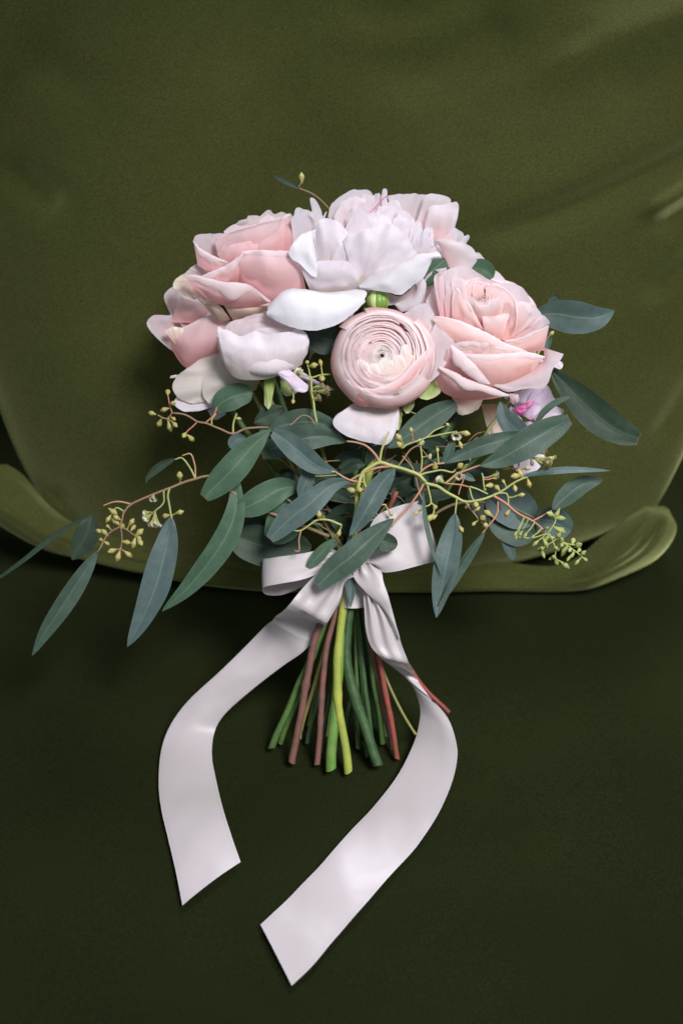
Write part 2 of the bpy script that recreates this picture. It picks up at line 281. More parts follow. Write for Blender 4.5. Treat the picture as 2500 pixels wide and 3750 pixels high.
# ------------------------------------------------------------------ sofa
sofa = thing('sofa', 'dark green velvet sofa whose flat seat fills the lower half under the bouquet', 'sofa', (0, 0.75, 0))
def seat_z(x, y):
    z = 0.0035 * noise.noise(Vector((x * 4, y * 4, 0))) + 0.0018 * noise.noise(Vector((x * 14, y * 9, 3)))
    return z - 0.002
rows = []
for j in range(90):
    y = 0.12 + 1.1 * j / 89; row = []
    for i in range(100):
        x = -0.8 + 1.6 * i / 99; row.append(Vector((x, y, seat_z(x, y))))
    rows.append(row)
front = []
for a in range(1, 9):
    an = math.pi / 2 * a / 8
    front.append([Vector((v.x, 0.12 - 0.05 * math.sin(an), v.z - 0.05 * (1 - math.cos(an)))) for v in rows[0]])
front.append([Vector((v.x, 0.07, -0.2)) for v in rows[0]])
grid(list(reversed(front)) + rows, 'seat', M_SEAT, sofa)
rows = []
for j in range(40):
    t = j / 39
    row = []
    for i in range(60):
        x = -0.8 + 1.6 * i / 59
        row.append(Vector((x, 1.16 + 0.22 * t - 0.05 * math.sin(math.pi * t), -0.02 + 0.62 * t + 0.003 * noise.noise(Vector((x * 5, t * 5, 1))))))
    rows.append(row)
rows.append([v + Vector((0, 0.05, 0.02)) for v in rows[-1]]); rows.append([v + Vector((0, 0.12, -0.03)) for v in rows[-1]])
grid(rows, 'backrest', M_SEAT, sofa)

# ------------------------------------------------------------------ cushion
LEAN = R(32)
LD = Vector((0, math.sin(LEAN), math.cos(LEAN))); ND = Vector((0, -math.cos(LEAN), math.sin(LEAN)))
def cushion_pt(s, t, side):
    a, b, q = 0.291 + 0.045 * max(0, t + 0.35), 0.285, (0.36 if t < 0 else 0.1)
    u = a * s * math.sqrt(1 - q * t * t); v = b * t * math.sqrt(1 - q * s * s)
    th = 0.085 * ((1 - abs(s) ** 2.6) ** 0.62) * ((1 - abs(t) ** 2.4) ** 0.55)
    return RT * (u + 0.007) + LD * (v + b) + ND * (th * side)
NS = 150
fr = [[cushion_pt(-1 + 2 * i / NS, -1 + 2 * j / NS, 1) for i in range(NS + 1)] for j in range(NS + 1)]
bk = [[cushion_pt(-1 + 2 * i / NS, -1 + 2 * j / NS, -1) for i in range(NS + 1)] for j in range(NS + 1)]
mz = min(v.z for r in fr for v in r) + 0.006
yo = 0.83
for it in range(8):
    ym = max(px(v + Vector((0, yo, -mz)))[1] for r in fr for v in r if abs(v.x) < 0.1)
    yo += (ym - 2135) * 0.0002
OFF = Vector((0, yo, -mz))
fr = [[v + OFF for v in r] for r in fr]; bk = [[v + OFF for v in r] for r in bk]
WR = [  # fold lines of the cushion cover: polyline in picture scale, width, height (metres)
    ([(1740, 880), (2000, 790), (2250, 690), (2560, 540)], 38, -0.0085, 0.25),
    ([(2330, 800), (2440, 735), (2560, 660)], 20, 0.008, 0.3),
    ([(2380, 850), (2470, 800), (2580, 720)], 20, -0.006, 0.4),
    ([(2200, 360), (2380, 300), (2560, 170)], 45, -0.004, 0.3),
    ([(2050, 110), (2250, 70), (2560, -60)], 55, 0.0025, 0.3),
    ([(1950, 300), (2200, 180), (2500, 60)], 50, 0.005, 0.3),
    ([(1150, 240), (1350, 270), (1600, 230), (1800, 120)], 70, -0.007, 0.6),
    ([(1250, 20), (1500, 40), (1700, -40)], 50, -0.006, 0.6),
    ([(2330, 1100), (2450, 1010), (2560, 900)], 30, -0.004, 0.3),
    ([(-20, 560), (60, 640), (170, 720)], 45, -0.006, 0.5),
    ([(60, 100), (160, 220), (260, 300)], 60, -0.003, 0.6),
    ([(80, 1720), (180, 1800), (300, 1920)], 26, -0.006, 0.5),
    ([(1900, 2090), (2080, 2080), (2200, 2020)], 25, -0.004, 0.5),
    ([(2350, 1650), (2440, 1560), (2540, 1400)], 30, -0.004, 0.4),
]
WRS = [([Vector((a, b, 0)) for a, b in pl], wd, hh, tp) for pl, wd, hh, tp in WR]
WRD = [(spline(pl, 24), wd, hh, tp) for pl, wd, hh, tp in WRS]
def wrinkle(v):
    x, y, _ = px(v); tot = 0.0
    for pl, wd, hh, tp in WRD:
        best = 1e9; bi = 0
        if x < pl[0].x - 4 * wd or x > pl[-1].x + 4 * wd: continue
        for i, q in enumerate(pl):
            dd = (q.x - x) ** 2 + (q.y - y) ** 2
            if dd < best: best = dd; bi = i
        f = min(1.0, (bi + 0.5) / 24 / tp)
        tot += 1.6 * hh * f * math.exp(-best / (2 * wd * wd))
    return tot
for j, r in enumerate(fr):
    for i, v in enumerate(r):
        s = abs(-1 + 2 * i / NS); t = -1 + 2 * j / NS
        e = min(1.0, (1 - s) * 8, (1 - abs(t)) * 8)
        along = v.x * 0.80 + v.z * 0.60; acr = -v.x * 0.60 + v.z * 0.80
        big = 0.0055 * max(0.0, min(1.0, (v.z - 0.10) / 0.2)) * noise.noise(Vector((along * 4.5, acr * 15, 2.2))) + 0.006 * noise.noise(v * 5.5) + 0.0030 * noise.noise(v * 12 + Vector((3, 0, 0)))
        X_, Y_, _d = px(v)
        dent = -0.026 * math.exp(-(((X_ - 1330) / 520) ** 2 + ((Y_ - 1160) / 430) ** 2))
        r[i] = v + ND * ((wrinkle(v) + big) * e + dent)
for rr in (fr, bk):
    for r in rr:
        for v in r:
            if v.z < 0.0025: v.z = 0.0025 + (v.z - 0.0025) * 0.02
            v.z = max(v.z, 0.002)
cush = thing('cushion', 'plump olive green velvet cushion leaning on the sofa back behind the bouquet', 'cushion', (0.012, yo, 0.0))
V = [v for r in fr for v in r]; n1 = NS + 1; Fc = [(j * n1 + i, j * n1 + i + 1, (j + 1) * n1 + i + 1, (j + 1) * n1 + i) for j in range(NS) for i in range(NS)]
o2 = len(V); V += [v for r in bk for v in r]
Fc += [(o2 + j * n1 + i, o2 + (j + 1) * n1 + i, o2 + (j + 1) * n1 + i + 1, o2 + j * n1 + i + 1) for j in range(NS) for i in range(NS)]
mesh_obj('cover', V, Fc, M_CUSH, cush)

# corners of the cushion, folded flat under the bulge
def sheet(rows, name, mat, parent, nu=26, nv=26, amp=0.0, seed=0):
    R1 = [spline(r, nu) for r in rows]; colsp = [spline([r[i] for r in R1], nv) for i in range(nu)]
    out = [[colsp[i][j] + Vector((0, 0, amp)) * noise.noise(colsp[i][j] * 20 + Vector((seed, 0, 0))) for i in range(nu)] for j in range(nv)]
    return grid(out, name, mat, parent)
def CZ(Z, x, y, D): 
    q = zs(Z, (x, y)); return P(q.x, q.y, (D0 - D) / K)
LE = [  # left corner, from outside the picture to the middle: (x, y, distance) in the scale of Z10
 [(60, 570, 1.078), (200, 660, 1.078), (420, 900, 1.078), (720, 1080, 1.078)],
 [(-60, 590, 1.072), (190, 770, 1.064), (410, 990, 1.064), (710, 1150, 1.074)],
 [(-120, 660, 1.070), (110, 850, 1.058), (370, 1070, 1.060), (700, 1220, 1.070)],
 [(-140, 780, 1.062), (60, 925, 1.053), (350, 1120, 1.058), (690, 1255, 1.073)],
 [(-160, 900, 1.062), (20, 1000, 1.056), (320, 1180, 1.062), (670, 1295, 1.073)],
 [(-160, 970, 1.086), (0, 1060, 1.080), (320, 1232, 1.077), (660, 1345, 1.076)],
 [(-120, 900, 1.13), (40, 1010, 1.12), (340, 1200, 1.11), (660, 1310, 1.11)]]
MI = [(2062, 1.076), (2095, 1.077), (2118, 1.0745), (2132, 1.0735), (2146, 1.0725), (2168, 1.0745), (2160, 1.11)]
RI = [[(560, 1280, 1.078), (900, 1040, 1.078), (1150, 850, 1.078), (1240, 790, 1.080), (1290, 770, 1.09)],
 [(560, 1340, 1.072), (850, 1215, 1.066), (1080, 1040, 1.064), (1250, 840, 1.070), (1310, 790, 1.09)],
 [(600, 1378, 1.068), (850, 1290, 1.060), (1120, 1130, 1.058), (1270, 890, 1.064), (1340, 785, 1.09)],
 [(620, 1408, 1.068), (880, 1345, 1.062), (1180, 1160, 1.066), (1350, 900, 1.066), (1370, 790, 1.09)],
 [(640, 1445, 1.068), (900, 1390, 1.059), (1250, 1190, 1.056), (1430, 930, 1.062), (1420, 800, 1.09)],
 [(660, 1496, 1.075), (960, 1420, 1.074), (1340, 1230, 1.078), (1510, 1000, 1.084), (1450, 830, 1.095)],
 [(640, 1480, 1.11), (930, 1390, 1.11), (1300, 1190, 1.115), (1450, 950, 1.12), (1400, 830, 1.12)]]
hrows = []
for a_, (my, mD), b_ in zip(LE, MI, RI):
    row = [CZ(Z10, *p) for p in a_]
    for mx_, dy in ((700, -34), (1000, -6), (1400, 0), (1800, -2)): row.append(P(mx_, my + dy, (D0 - mD) / K))
    row += [CZ(Z11, *p) for p in b_]
    hrows.append(row)
sheet(hrows, 'lower_edge', M_CUSH, cush, 150, 50, 0.0022, 1)

# ------------------------------------------------------------------ petals
SEED = [0]
def pet(parent, mat, base, rim, db=0, dr=0, bulge=0, roll=None, Z=Z0, d0=0, nu=20, nv=10, ruff=6.0, xb=0.0, name='petal', rr=None, curl=150, jag=2.5):
    SEED[0] += 1; sd = SEED[0] * 3.7
    B = spline([zs(Z, p, d0 + db) for p in base], nu); Rm = spline([zs(Z, p, d0 + dr) for p in rim], nu)
    rows = []; sc = Z[2]
    span = (Rm[nu // 2] - B[nu // 2]).length
    for j in range(nv):
        t = j / (nv - 1); row = []
        for i in range(nu):
            u = i / (nu - 1); p = B[i].lerp(Rm[i], t)
            e = math.sin(math.pi * u)
            p.z += bulge * math.sin(math.pi * min(1, t * 0.85 + 0.08)) * (0.45 + 0.55 * e) + xb * (e - 0.6) * t
            q = Vector((u * 3.1 + sd, t * 2.3, sd * 0.3))
            a = 0.05 * span * (0.4 + t)
            p.z += a * noise.noise(q * 1.3) + 0.4 * a * noise.noise(q * 3.2)
            if ruff:
                g = t ** 2.2; p.z += ruff * g * noise.noise(Vector((u * 5.5 + sd, t * 1.2, 1))); p.y += 0.45 * ruff * g * noise.noise(Vector((u * 8 + sd, 4, 1)))
            if jag and t > 0.75:
                p.y += jag * (t - 0.75) * 4 * noise.noise(Vector((u * 22 + sd, 9, 1)))
            row.append(p)
        rows.append(row)
    if roll:
        rv = Vector((roll[0] / sc, roll[1] / sc, 0)) * 1.15; rl = rv.length; rad = (rr if rr is not None else rl * 0.30)
        for k in range(1, 8):
            an = R(curl) * k / 7; row = []
            for i in range(nu):
                u = i / (nu - 1); e = max(0.12, math.sin(math.pi * min(1, max(0, u))) ** 0.55) * (1 + 0.75 * noise.noise(Vector((u * 3.4 + sd, 7, 2))))
                row.append(rows[nv - 1][i] + (rv * ((1 - math.cos(an)) / 2) + Vector((0, 0, rad * math.sin(an)))) * e + Vector((0, 0, 0.6)) * 0)
            rows.append(row)
    wrows = [[P(v.x, v.y, v.z) for v in r] for r in rows]
    m = len(rows); vs = [0.66 * j / (nv - 1) if roll else j / (nv - 1) for j in range(nv)] + [0.84 + 0.16 * k / 7 for k in range(1, m - nv + 1)]
    return grid(wrows, name, mat, parent, vs)
def frame(axis):
    az = Vector(axis).normalized(); ax = Vector((0, 1, 0)).cross(az)
    if ax.length < 0.01: ax = Vector((1, 0, 0))
    ax.normalize(); ay = az.cross(ax); return ax, ay, az
def shell_flower(parent, mat, c, Rd, axis, nlay=8, npet=4, seed=1, depth=0.8, top=0.3, dish=0.15, incurve=0.2, ruff=0.0, rin=0.06, nu=18, nv=9, pw=1.0, first=0, mats=None, spread=1.25, wav=0.02, fan=0.03, close=0.0, tmin=0.5, drop=0.10):
    rnd = random.Random(seed); ax, ay, az = frame(axis)
    for k in range(nlay):
        f = k / max(1, nlay - 1); Rk = Rd * ((1 - f) ** pw * (1 - rin) + rin); ph0 = rnd.random() * 6.28
        if k < first: continue
        npk = npet if f < 0.75 else max(2, npet - 2)
        for q in range(npk):
            ph = ph0 + q * 2 * math.pi / npk + rnd.uniform(-.2, .2); sp = math.pi / npk * spread * rnd.uniform(0.9, 1.12)
            zr = Rd * (top - dish * f + rnd.uniform(-.3, .3) * drop); sd = rnd.random() * 50; Rq = Rk * rnd.uniform(0.955, 1.035); slp = rnd.uniform(-.5, .5) * drop
            rows = []
            for j in range(nv):
                v = j / (nv - 1); row = []
                inc = incurve + close * f * f
                prof = (0.3 + 0.7 * math.sin(math.pi / 2 * min(1, v / 0.6))) if v < 0.6 else 1 - inc * ((v - 0.6) / 0.4) ** 1.5
                for i in range(nu):
                    u = -1 + 2 * i / (nu - 1); an = ph + u * sp * (0.55 + 0.45 * min(1, v * 1.6))
                    r = Rq * prof * (1 + fan * u + wav * noise.noise(Vector((u * 2.5 + sd, v * 2, 1))))
                    z = -Rd * depth * (1 - v) ** 1.2 * (1 - tmin + tmin * (Rk / Rd)) + zr * v - Rd * drop * (abs(u) ** 3) * v
                    if ruff: 
                        r += ruff * Rd * v * v * noise.noise(Vector((u * 4 + sd, v, 3))); z += ruff * Rd * v * v * noise.noise(Vector((u * 6 + sd, v, 8)))
                    z += Rd * slp * u * v
                    z += 0.012 * Rd * v * noise.noise(Vector((u * 9 + sd, 1, 1)))
                    p = ax * (r * math.cos(an)) + ay * (r * math.sin(an)) + az * z
                    row.append(P(c[0] + p.x, c[1] - p.y, c[2] + p.z))
                rows.append(row)
            grid(rows, 'petal', (mats[k] if mats and k < len(mats) else mat), parent)

BIND = (1288, 2110, 15)
def stem(parent, head, end, r, mat, bx=0.0, bd=0.0, mid=None, name='stem', node=None, eh=None):
    """flower stem: from the head through the ribbon wrap down to its cut end on the seat"""
    e = zs(Z4, end); hgt = eh if eh is not None else r * 1.15
    ep = G(e.x, e.y, hgt)
    bp = P(BIND[0] + bx, BIND[1], BIND[2] + bd)
    bp2 = P(BIND[0] + bx * 0.9, BIND[1] - 60, BIND[2] + bd)
    pts = [P(*head), P(*head).lerp(bp2, 0.55) + Vector((0, 0, -0.004)), bp2, bp]
    if mid: 
        q = zs(Z4, mid); lam = 0.0; d1 = px(bp)[2]; d2 = px(ep)[2]; tt = (q.y - BIND[1]) / (e.y - BIND[1]); pts.append(P(q.x, q.y, d1 + (d2 - d1) * tt))
    pts.append(ep)
    r *= 0.76 if r > 0.0015 else 0.85; pl = spline(pts, 34); rad = []
    for i in range(34):
        k = 1 + 0.06 * noise.noise(Vector((i * 0.7, r * 900, 0)))
        rad.append(r * k)
    if node: 
        ni = int(33 * node); rad[ni] *= 1.22
    rad[-1] = r * 1.04
    rs = random.Random(int(abs(end[0] * 7 + end[1])))
    for q_ in range(2): 
        ni = rs.randint(20, 31); rad[ni] *= 1.14
    pl = [p + Vector((noise.noise(p * 40 + Vector((end[0], 0, 0))), 0, noise.noise(p * 40 + Vector((0, end[0], 0))))) * (0.0012 if i < 33 else 0) for i, p in enumerate(pl)]
    g = tube_geo(pl, rad, 10); V_ = len(g[0]); g[0].extend([v.copy() for v in g[0][330:340]]); g[2].extend(g[2][330:340]); g[1][-1] = tuple(range(V_, V_ + 10)); cutd = Vector((rs.uniform(-.5, .5), rs.uniform(-.5, .5), rs.uniform(-.6, .6))); ax_ = (pl[-1] - pl[-2]).normalized()
    for k in range(10):
        i = 33 * 10 + k; off = g[0][i] - pl[-1]; g[0][i] = g[0][i] + ax_ * off.dot(cutd); g[0][V_ + k] = g[0][i].copy()
    o = mesh_obj(name, *g[:2], mat, parent, g[2]); o.data.materials.append(M_CUT); o.data.polygons[len(g[1]) - 1].material_index = 1; o.data.polygons[len(g[1]) - 1].use_smooth = False
    return o
def stemmat(name, a, b): return plain_mat(name, a, b, 0.5, 130, 0.3, 0.6)
M_CUT = plain_mat('cut_stem_face', (0.42, 0.44, 0.24), (0.28, 0.26, 0.14), 0.7, 300)
S_GREEN = stemmat('stem_green', (0.040, 0.085, 0.022), (0.065, 0.12, 0.028)); S_DARK = stemmat('stem_dark_green', (0.022, 0.052, 0.018), (0.038, 0.08, 0.026))
S_BRIGHT = stemmat('stem_bright_green', (0.075, 0.17, 0.03), (0.11, 0.20, 0.04)); S_YEL = stemmat('stem_yellow_green', (0.28, 0.31, 0.05), (0.20, 0.25, 0.045))
S_RED = stemmat('stem_red_brown', (0.15, 0.065, 0.05), (0.105, 0.055, 0.042)); S_OLIVE = stemmat('stem_olive', (0.16, 0.18, 0.05), (0.22, 0.18, 0.07))
S_REDB = stemmat('stem_red', (0.24, 0.045, 0.038), (0.14, 0.05, 0.03))

# ---- left rose (side view)
GA = 'pink roses in the bouquet'
tA = thing('rose', 'open pink rose with cream rimmed petals at the upper left, left of the white peony', 'rose', P(900, 1100, -60), GA)
def A(mat, base, rim, **k): return pet(tA, mat, base, rim, Z=Z1, d0=40, **k)
shell_flower(tA, M_ROSE, (930, 900, -40), 135, (-.1, .75, .6), 5, 3, 4, top=0.35, ruff=0.05)
A(M_ROSEI, [(850, 520), (1060, 520)], [(790, 375), (800, 335), (870, 335), (950, 292), (990, 322), (1045, 312), (1100, 312), (1125, 350)], db=-60, dr=-40, bulge=-10, ruff=18, jag=5)
A(M_ROSEI, [(700, 600), (950, 560)], [(625, 452), (680, 402), (760, 402), (840, 400), (920, 380), (1000, 350)], db=-40, dr=-15, bulge=-10, ruff=10)
A(M_ROSEI, [(600, 680), (720, 600)], [(405, 520), (430, 472), (520, 462), (620, 460), (700, 452)], db=-40, dr=0, bulge=-15, ruff=6)
for bb, rm, dd in (([(880, 500), (1000, 500)], [(870, 400), (900, 350), (960, 330), (1010, 370)], -30), ([(940, 520), (1080, 500)], [(930, 420), (1000, 350), (1060, 335), (1090, 380)], -22),
                   ([(780, 560), (950, 540)], [(700, 470), (780, 430), (870, 420), (960, 400), (1010, 420)], -10)):
    A(M_ROSEI, bb, rm, db=dd - 25, dr=dd, bulge=8, ruff=12, jag=5)
A(M_ROSE, [(600, 700), (800, 720), (1000, 680), (1120, 620)], [(560, 505), (640, 462), (830, 402), (990, 356), (1100, 322)], db=0, dr=5, bulge=45, roll=(0, 16))
A(M_ROSE, [(620, 730), (930, 740)], [(588, 610), (632, 548), (720, 508), (830, 468), (940, 440)], db=12, dr=20, bulge=44, roll=(2, 10))
A(M_ROSE, [(760, 700), (1060, 660)], [(740, 560), (860, 520), (980, 440), (1060, 350)], db=14, dr=26, bulge=36, roll=(4, 10))
A(M_ROSE, [(980, 620), (1150, 620)], [(905, 540), (1000, 425), (1085, 320), (1140, 420)], db=15, dr=20, bulge=8, roll=(10, 14))
A(M_ROSE, [(440, 690), (540, 750), (640, 760)], [(410, 515), (470, 575), (570, 628), (655, 662)], db=10, dr=45, bulge=25, roll=(-8, 45))
A(M_ROSE, [(640, 810), (950, 960), (1130, 960), (1215, 860)], [(755, 590), (860, 577), (1000, 582), (1110, 592), (1170, 650)], db=10, dr=60, bulge=70, roll=(4, 74), curl=165)
A(M_ROSE, [(600, 830), (690, 830), (770, 780)], [(455, 768), (600, 706), (690, 655), (772, 592)], db=40, dr=75, bulge=25, roll=(18, 52), curl=170)
A(M_ROSE, [(430, 880), (560, 960), (760, 990), (965, 960)], [(345, 768), (400, 752), (475, 770), (600, 802), (780, 818), (870, 870), (962, 945)], db=50, dr=88, bulge=32, roll=(10, 78), curl=160)
A(M_ROSEO, [(690, 1080), (850, 1060), (935, 1010)], [(610, 948), (800, 962), (965, 955)], db=0, dr=30, bulge=35, roll=(0, 45))
A(M_ROSEO, [(470, 960), (580, 1080), (680, 1080)], [(400, 905), (500, 920), (605, 985), (625, 1010)], db=-10, dr=25, bulge=20, roll=(-5, 30))
A(M_ROSEO, [(430, 850), (480, 910)], [(360, 738), (290, 780), (262, 840), (320, 905), (400, 945)], db=-15, dr=15, bulge=20, ruff=8)
A(M_ROSEI, [(460, 780), (560, 760)], [(348, 748), (390, 705), (445, 670)], db=-40, dr=-10, bulge=10)
stem(tA, (900, 1150, -80), (250, 1640), 0.0030, S_GREEN, -20, -20)
# ---- lower left rose
tB = thing('rose', 'faded dusky pink rose low on the left edge, under the open pink rose', 'rose', P(700, 1250, -100), GA)
def B(mat, base, rim, **k): return pet(tB, mat, base, rim, Z=Z1, d0=-70, **k)
shell_flower(tB, M_ROSE, (700, 1180, -150), 110, (-.5, .6, .5), 4, 3, 9, top=0.3)
B(M_ROSEI, [(270, 1100), (340, 1000)], [(250, 1050), (200, 935), (213, 880), (272, 838), (330, 850)], db=-30, dr=0, bulge=10)
B(M_ROSE, [(255, 1100), (480, 1100)], [(298, 912), (380, 880), (540, 960)], db=10, dr=10, bulge=40)
B(M_ROSEI, [(270, 1140), (320, 1240), (290, 1320)], [(260, 1050), (130, 1048), (74, 1108), (140, 1205), (265, 1312)], db=0, dr=30, bulge=-12, ruff=8)
B(M_ROSE, [(260, 1300), (320, 1395), (375, 1425), (500, 1390), (620, 1330)], [(205, 1150), (330, 1135), (450, 1075), (600, 1035), (690, 1110)], db=0, dr=40, bulge=70, roll=(0, 62))
B(M_ROSEO, [(280, 1260), (330, 1240)], [(205, 1165), (260, 1130), (340, 1140)], db=60, dr=70, bulge=8)
stem(tB, (720, 1320, -120), (310, 1600), 0.0024, S_GREEN, -35, -10)
# ---- white ranunculus cup
GR = 'ranunculus blooms in the bouquet'
tC = thing('ranunculus', 'pale blush white ranunculus like a closed cup, below the left pink rose', 'ranunculus', P(960, 1380, 60), GR)
def C_(mat, base, rim, **k): return pet(tC, mat, base, rim, Z=Z1, d0=120, **k)
shell_flower(tC, M_RANW, (962, 1258, 62), 160, (0.05, .78, .62), 7, 5, 21, depth=0.72, top=0.30, dish=0.1, incurve=0.30, pw=0.7, drop=0.04)
for bb, rm, dd in (([(600, 1260), (720, 1260)], [(622, 1145), (680, 1092), (770, 1075), (820, 1110)], -70), ([(760, 1260), (1060, 1250)], [(700, 1110), (830, 1048), (930, 1020), (1030, 1050), (1110, 1120)], -80),
                   ([(650, 1260), (860, 1260)], [(640, 1155), (720, 1088), (830, 1046), (905, 1034), (960, 1060)], -62), ([(680, 1260), (900, 1260)], [(665, 1165), (750, 1105), (850, 1070), (940, 1075), (985, 1110)], -45),
                   ([(900, 1260), (1110, 1250)], [(900, 1120), (980, 1060), (1080, 1090), (1150, 1150)], -55), ([(720, 1265), (960, 1265)], [(700, 1180), (790, 1125), (880, 1105), (960, 1118), (1005, 1150)], -28),
                   ([(820, 1265), (1080, 1265)], [(810, 1180), (880, 1140), (980, 1138), (1090, 1150)], -14)):
    C_(M_ROSEI if dd < -40 else M_PEOP, bb, rm, db=dd, dr=dd + 12, bulge=12, ruff=4, jag=1)
C_(M_RANW, [(640, 1420), (720, 1500), (900, 1510), (1080, 1460), (1190, 1400)], [(585, 1190), (640, 1150), (750, 1198), (850, 1162), (935, 1186), (1090, 1165), (1225, 1190)], db=0, dr=28, bulge=55, nu=32, nv=14, ruff=6)
C_(M_RANW, [(610, 1360), (660, 1440)], [(583, 1260), (580, 1170), (590, 1130), (650, 1165)], db=0, dr=15, bulge=10)
C_(M_RANW, [(1080, 1460), (1190, 1380)], [(1120, 1150), (1200, 1160), (1238, 1230), (1225, 1320)], db=0, dr=10, bulge=30)
C_(M_LAVP, [(860, 1440), (1010, 1420), (1100, 1440)], [(760, 1430), (900, 1478), (1010, 1462), (1090, 1490), (1130, 1470)], db=25, dr=40, bulge=10)
C_(M_LAVP, [(990, 1440), (1100, 1440)], [(1040, 1500), (1110, 1570), (1160, 1602), (1225, 1592), (1232, 1550)], db=30, dr=30, bulge=14, roll=(6, -22))
stem(tC, (960, 1400, 20), (490, 1500), 0.0020, S_OLIVE, -30, 10)
pet(tC, M_SEPAL, [(915, 1500), (1000, 1500)], [(918, 1690), (945, 1722), (965, 1700)], 20, 20, 14, Z=Z1, d0=60, name='sepal')
pet(tC, M_SEPAL, [(1030, 1510), (1130, 1500)], [(1035, 1590), (1080, 1630), (1160, 1600)], 10, 30, -10, Z=Z1, d0=60, name='sepal')
# ---- cream ranunculus seen from behind
tD = thing('ranunculus', 'cream ranunculus turned away at the lower left edge, beside the round green leaf', 'ranunculus', P(900, 1400, -20), GR)
def D_(mat, base, rim, **k): return pet(tD, mat, base, rim, Z=Z1, d0=-10, **k)
shell_flower(tD, M_CREAM, (765, 1405, -60), 92, (-.85, -.35, .1), 4, 4, 5, depth=0.9, top=0.5)
D_(M_CREAM, [(900, 1430), (880, 1540)], [(600, 1310), (450, 1370), (300, 1480), (258, 1560), (300, 1640), (420, 1690)], db=-20, dr=0, bulge=50, nu=26, ruff=8)
D_(M_CREAM, [(900, 1460), (860, 1580)], [(620, 1320), (500, 1450), (470, 1560), (490, 1650), (570, 1715)], db=0, dr=25, bulge=40, nu=24)
D_(M_RANW, [(620, 1600), (720, 1640)], [(300, 1620), (268, 1680), (330, 1735), (430, 1735), (570, 1705)], db=-10, dr=0, bulge=15, ruff=8)
D_(M_CREAM, [(420, 1480), (480, 1440)], [(240, 1500), (255, 1480), (340, 1470), (390, 1440)], db=-60, dr=-50)
D_(M_RANW, [(600, 1700), (640, 1640)], [(510, 1730), (560, 1800), (640, 1760)], db=-60, dr=-50)
stem(tD, (905, 1400, -40), (620, 1420), 0.0020, S_OLIVE, -10, 25)
# ---- central peony
GP = 'peonies in the bouquet'
tE = thing('peony', 'large ruffled white peony at the top centre of the bouquet with drooping guard petals', 'peony', P(1340, 1060, -60), GP)
def E(mat, base, rim, **k): return pet(tE, mat, base, rim, Z=Z5, d0=90, **k)
shell_flower(tE, M_PEO, (1375, 920, -20), 190, (0.0, .65, .75), 6, 5, 31, depth=0.7, top=0.45, ruff=0.12, wav=0.06)
E(M_PEO, [(220, 400), (300, 330)], [(222, 330), (190, 160), (206, 143), (228, 152), (275, 230), (296, 300)], db=-40, dr=-20, bulge=8)
E(M_PEO, [(290, 330), (310, 330)], [(296, 300), (322, 257), (327, 262), (312, 300)], db=-40, dr=-30)
E(M_PEO, [(60, 520), (160, 520), (240, 420)], [(32, 320), (60, 282), (76, 228), (150, 240), (222, 262)], db=-30, dr=0, bulge=-10, ruff=8, jag=5)
E(M_PEO, [(240, 700), (540, 720)], [(225, 410), (252, 340), (330, 312), (430, 345), (500, 430)], db=0, dr=0, bulge=35, ruff=10)
E(M_PEO, [(470, 520), (740, 500)], [(452, 440), (530, 300), (582, 236), (622, 242), (700, 318), (738, 372)], db=-30, dr=0, bulge=16, ruff=8, jag=4)
E(M_PEO, [(680, 420), (900, 440)], [(662, 300), (720, 272), (770, 222), (850, 205), (920, 228), (935, 300)], db=-60, dr=-30, bulge=10, ruff=14, jag=6)
E(M_PEO, [(820, 520), (1060, 560)], [(870, 350), (905, 262), (960, 245), (1030, 300), (1060, 372)], db=-30, dr=-10, bulge=14, ruff=12, jag=5)
E(M_PEO, [(900, 600), (1060, 600)], [(930, 420), (1000, 390), (1075, 330), (1110, 372), (1110, 460)], db=-10, dr=5, bulge=14, ruff=10, jag=5)
E(M_PEO, [(1040, 640), (1180, 620)], [(1110, 440), (1142, 392), (1185, 388), (1202, 425), (1205, 520)], db=10, dr=20, bulge=12)
E(M_PEO, [(1000, 640), (1100, 640)], [(1010, 520), (1060, 440), (1110, 420), (1115, 520)], db=10, dr=25, bulge=8)
for bb, rm, dd in (([(700, 480), (860, 480)], [(690, 360), (740, 300), (800, 290), (850, 330), (880, 400)], -10), ([(840, 500), (1000, 520)], [(840, 380), (880, 310), (940, 290), (1000, 330), (1020, 400)], -5),
                   ([(960, 560), (1100, 580)], [(985, 470), (1020, 400), (1070, 385), (1110, 420)], 15), ([(1060, 620), (1180, 600)], [(1090, 520), (1110, 430), (1150, 400), (1180, 440), (1190, 540)], 26),
                   ([(600, 430), (760, 440)], [(600, 330), (640, 280), (700, 270), (760, 310)], -25), ([(980, 680), (1100, 660)], [(960, 560), (1000, 480), (1050, 470), (1080, 540)], 24),
                   ([(330, 560), (480, 600)], [(290, 430), (340, 370), (400, 360), (450, 420), (470, 500)], 10)):
    E(M_PEO, bb, rm, db=dd - 25, dr=dd, bulge=10, ruff=16, jag=7)
E(M_PEO, [(560, 850), (620, 860), (800, 760)], [(462, 490), (530, 438), (640, 408), (780, 368), (872, 364), (960, 450), (1070, 600)], db=20, dr=42, bulge=45, nu=44, nv=16, ruff=22, jag=8)
E(M_PEO, [(360, 700), (570, 790)], [(380, 560), (420, 500), (500, 520), (560, 640)], db=15, dr=30, bulge=20)
E(M_PEO, [(190, 905), (290, 930), (590, 900)], [(105, 700), (250, 664), (400, 660), (520, 678), (575, 770)], db=10, dr=45, bulge=42, nu=26, nv=12)
E(M_GUARD, [(130, 440), (240, 400)], [(62, 495), (14, 590), (45, 650), (110, 690), (236, 800), (246, 640), (225, 500)], db=30, dr=60, bulge=24, nu=28)
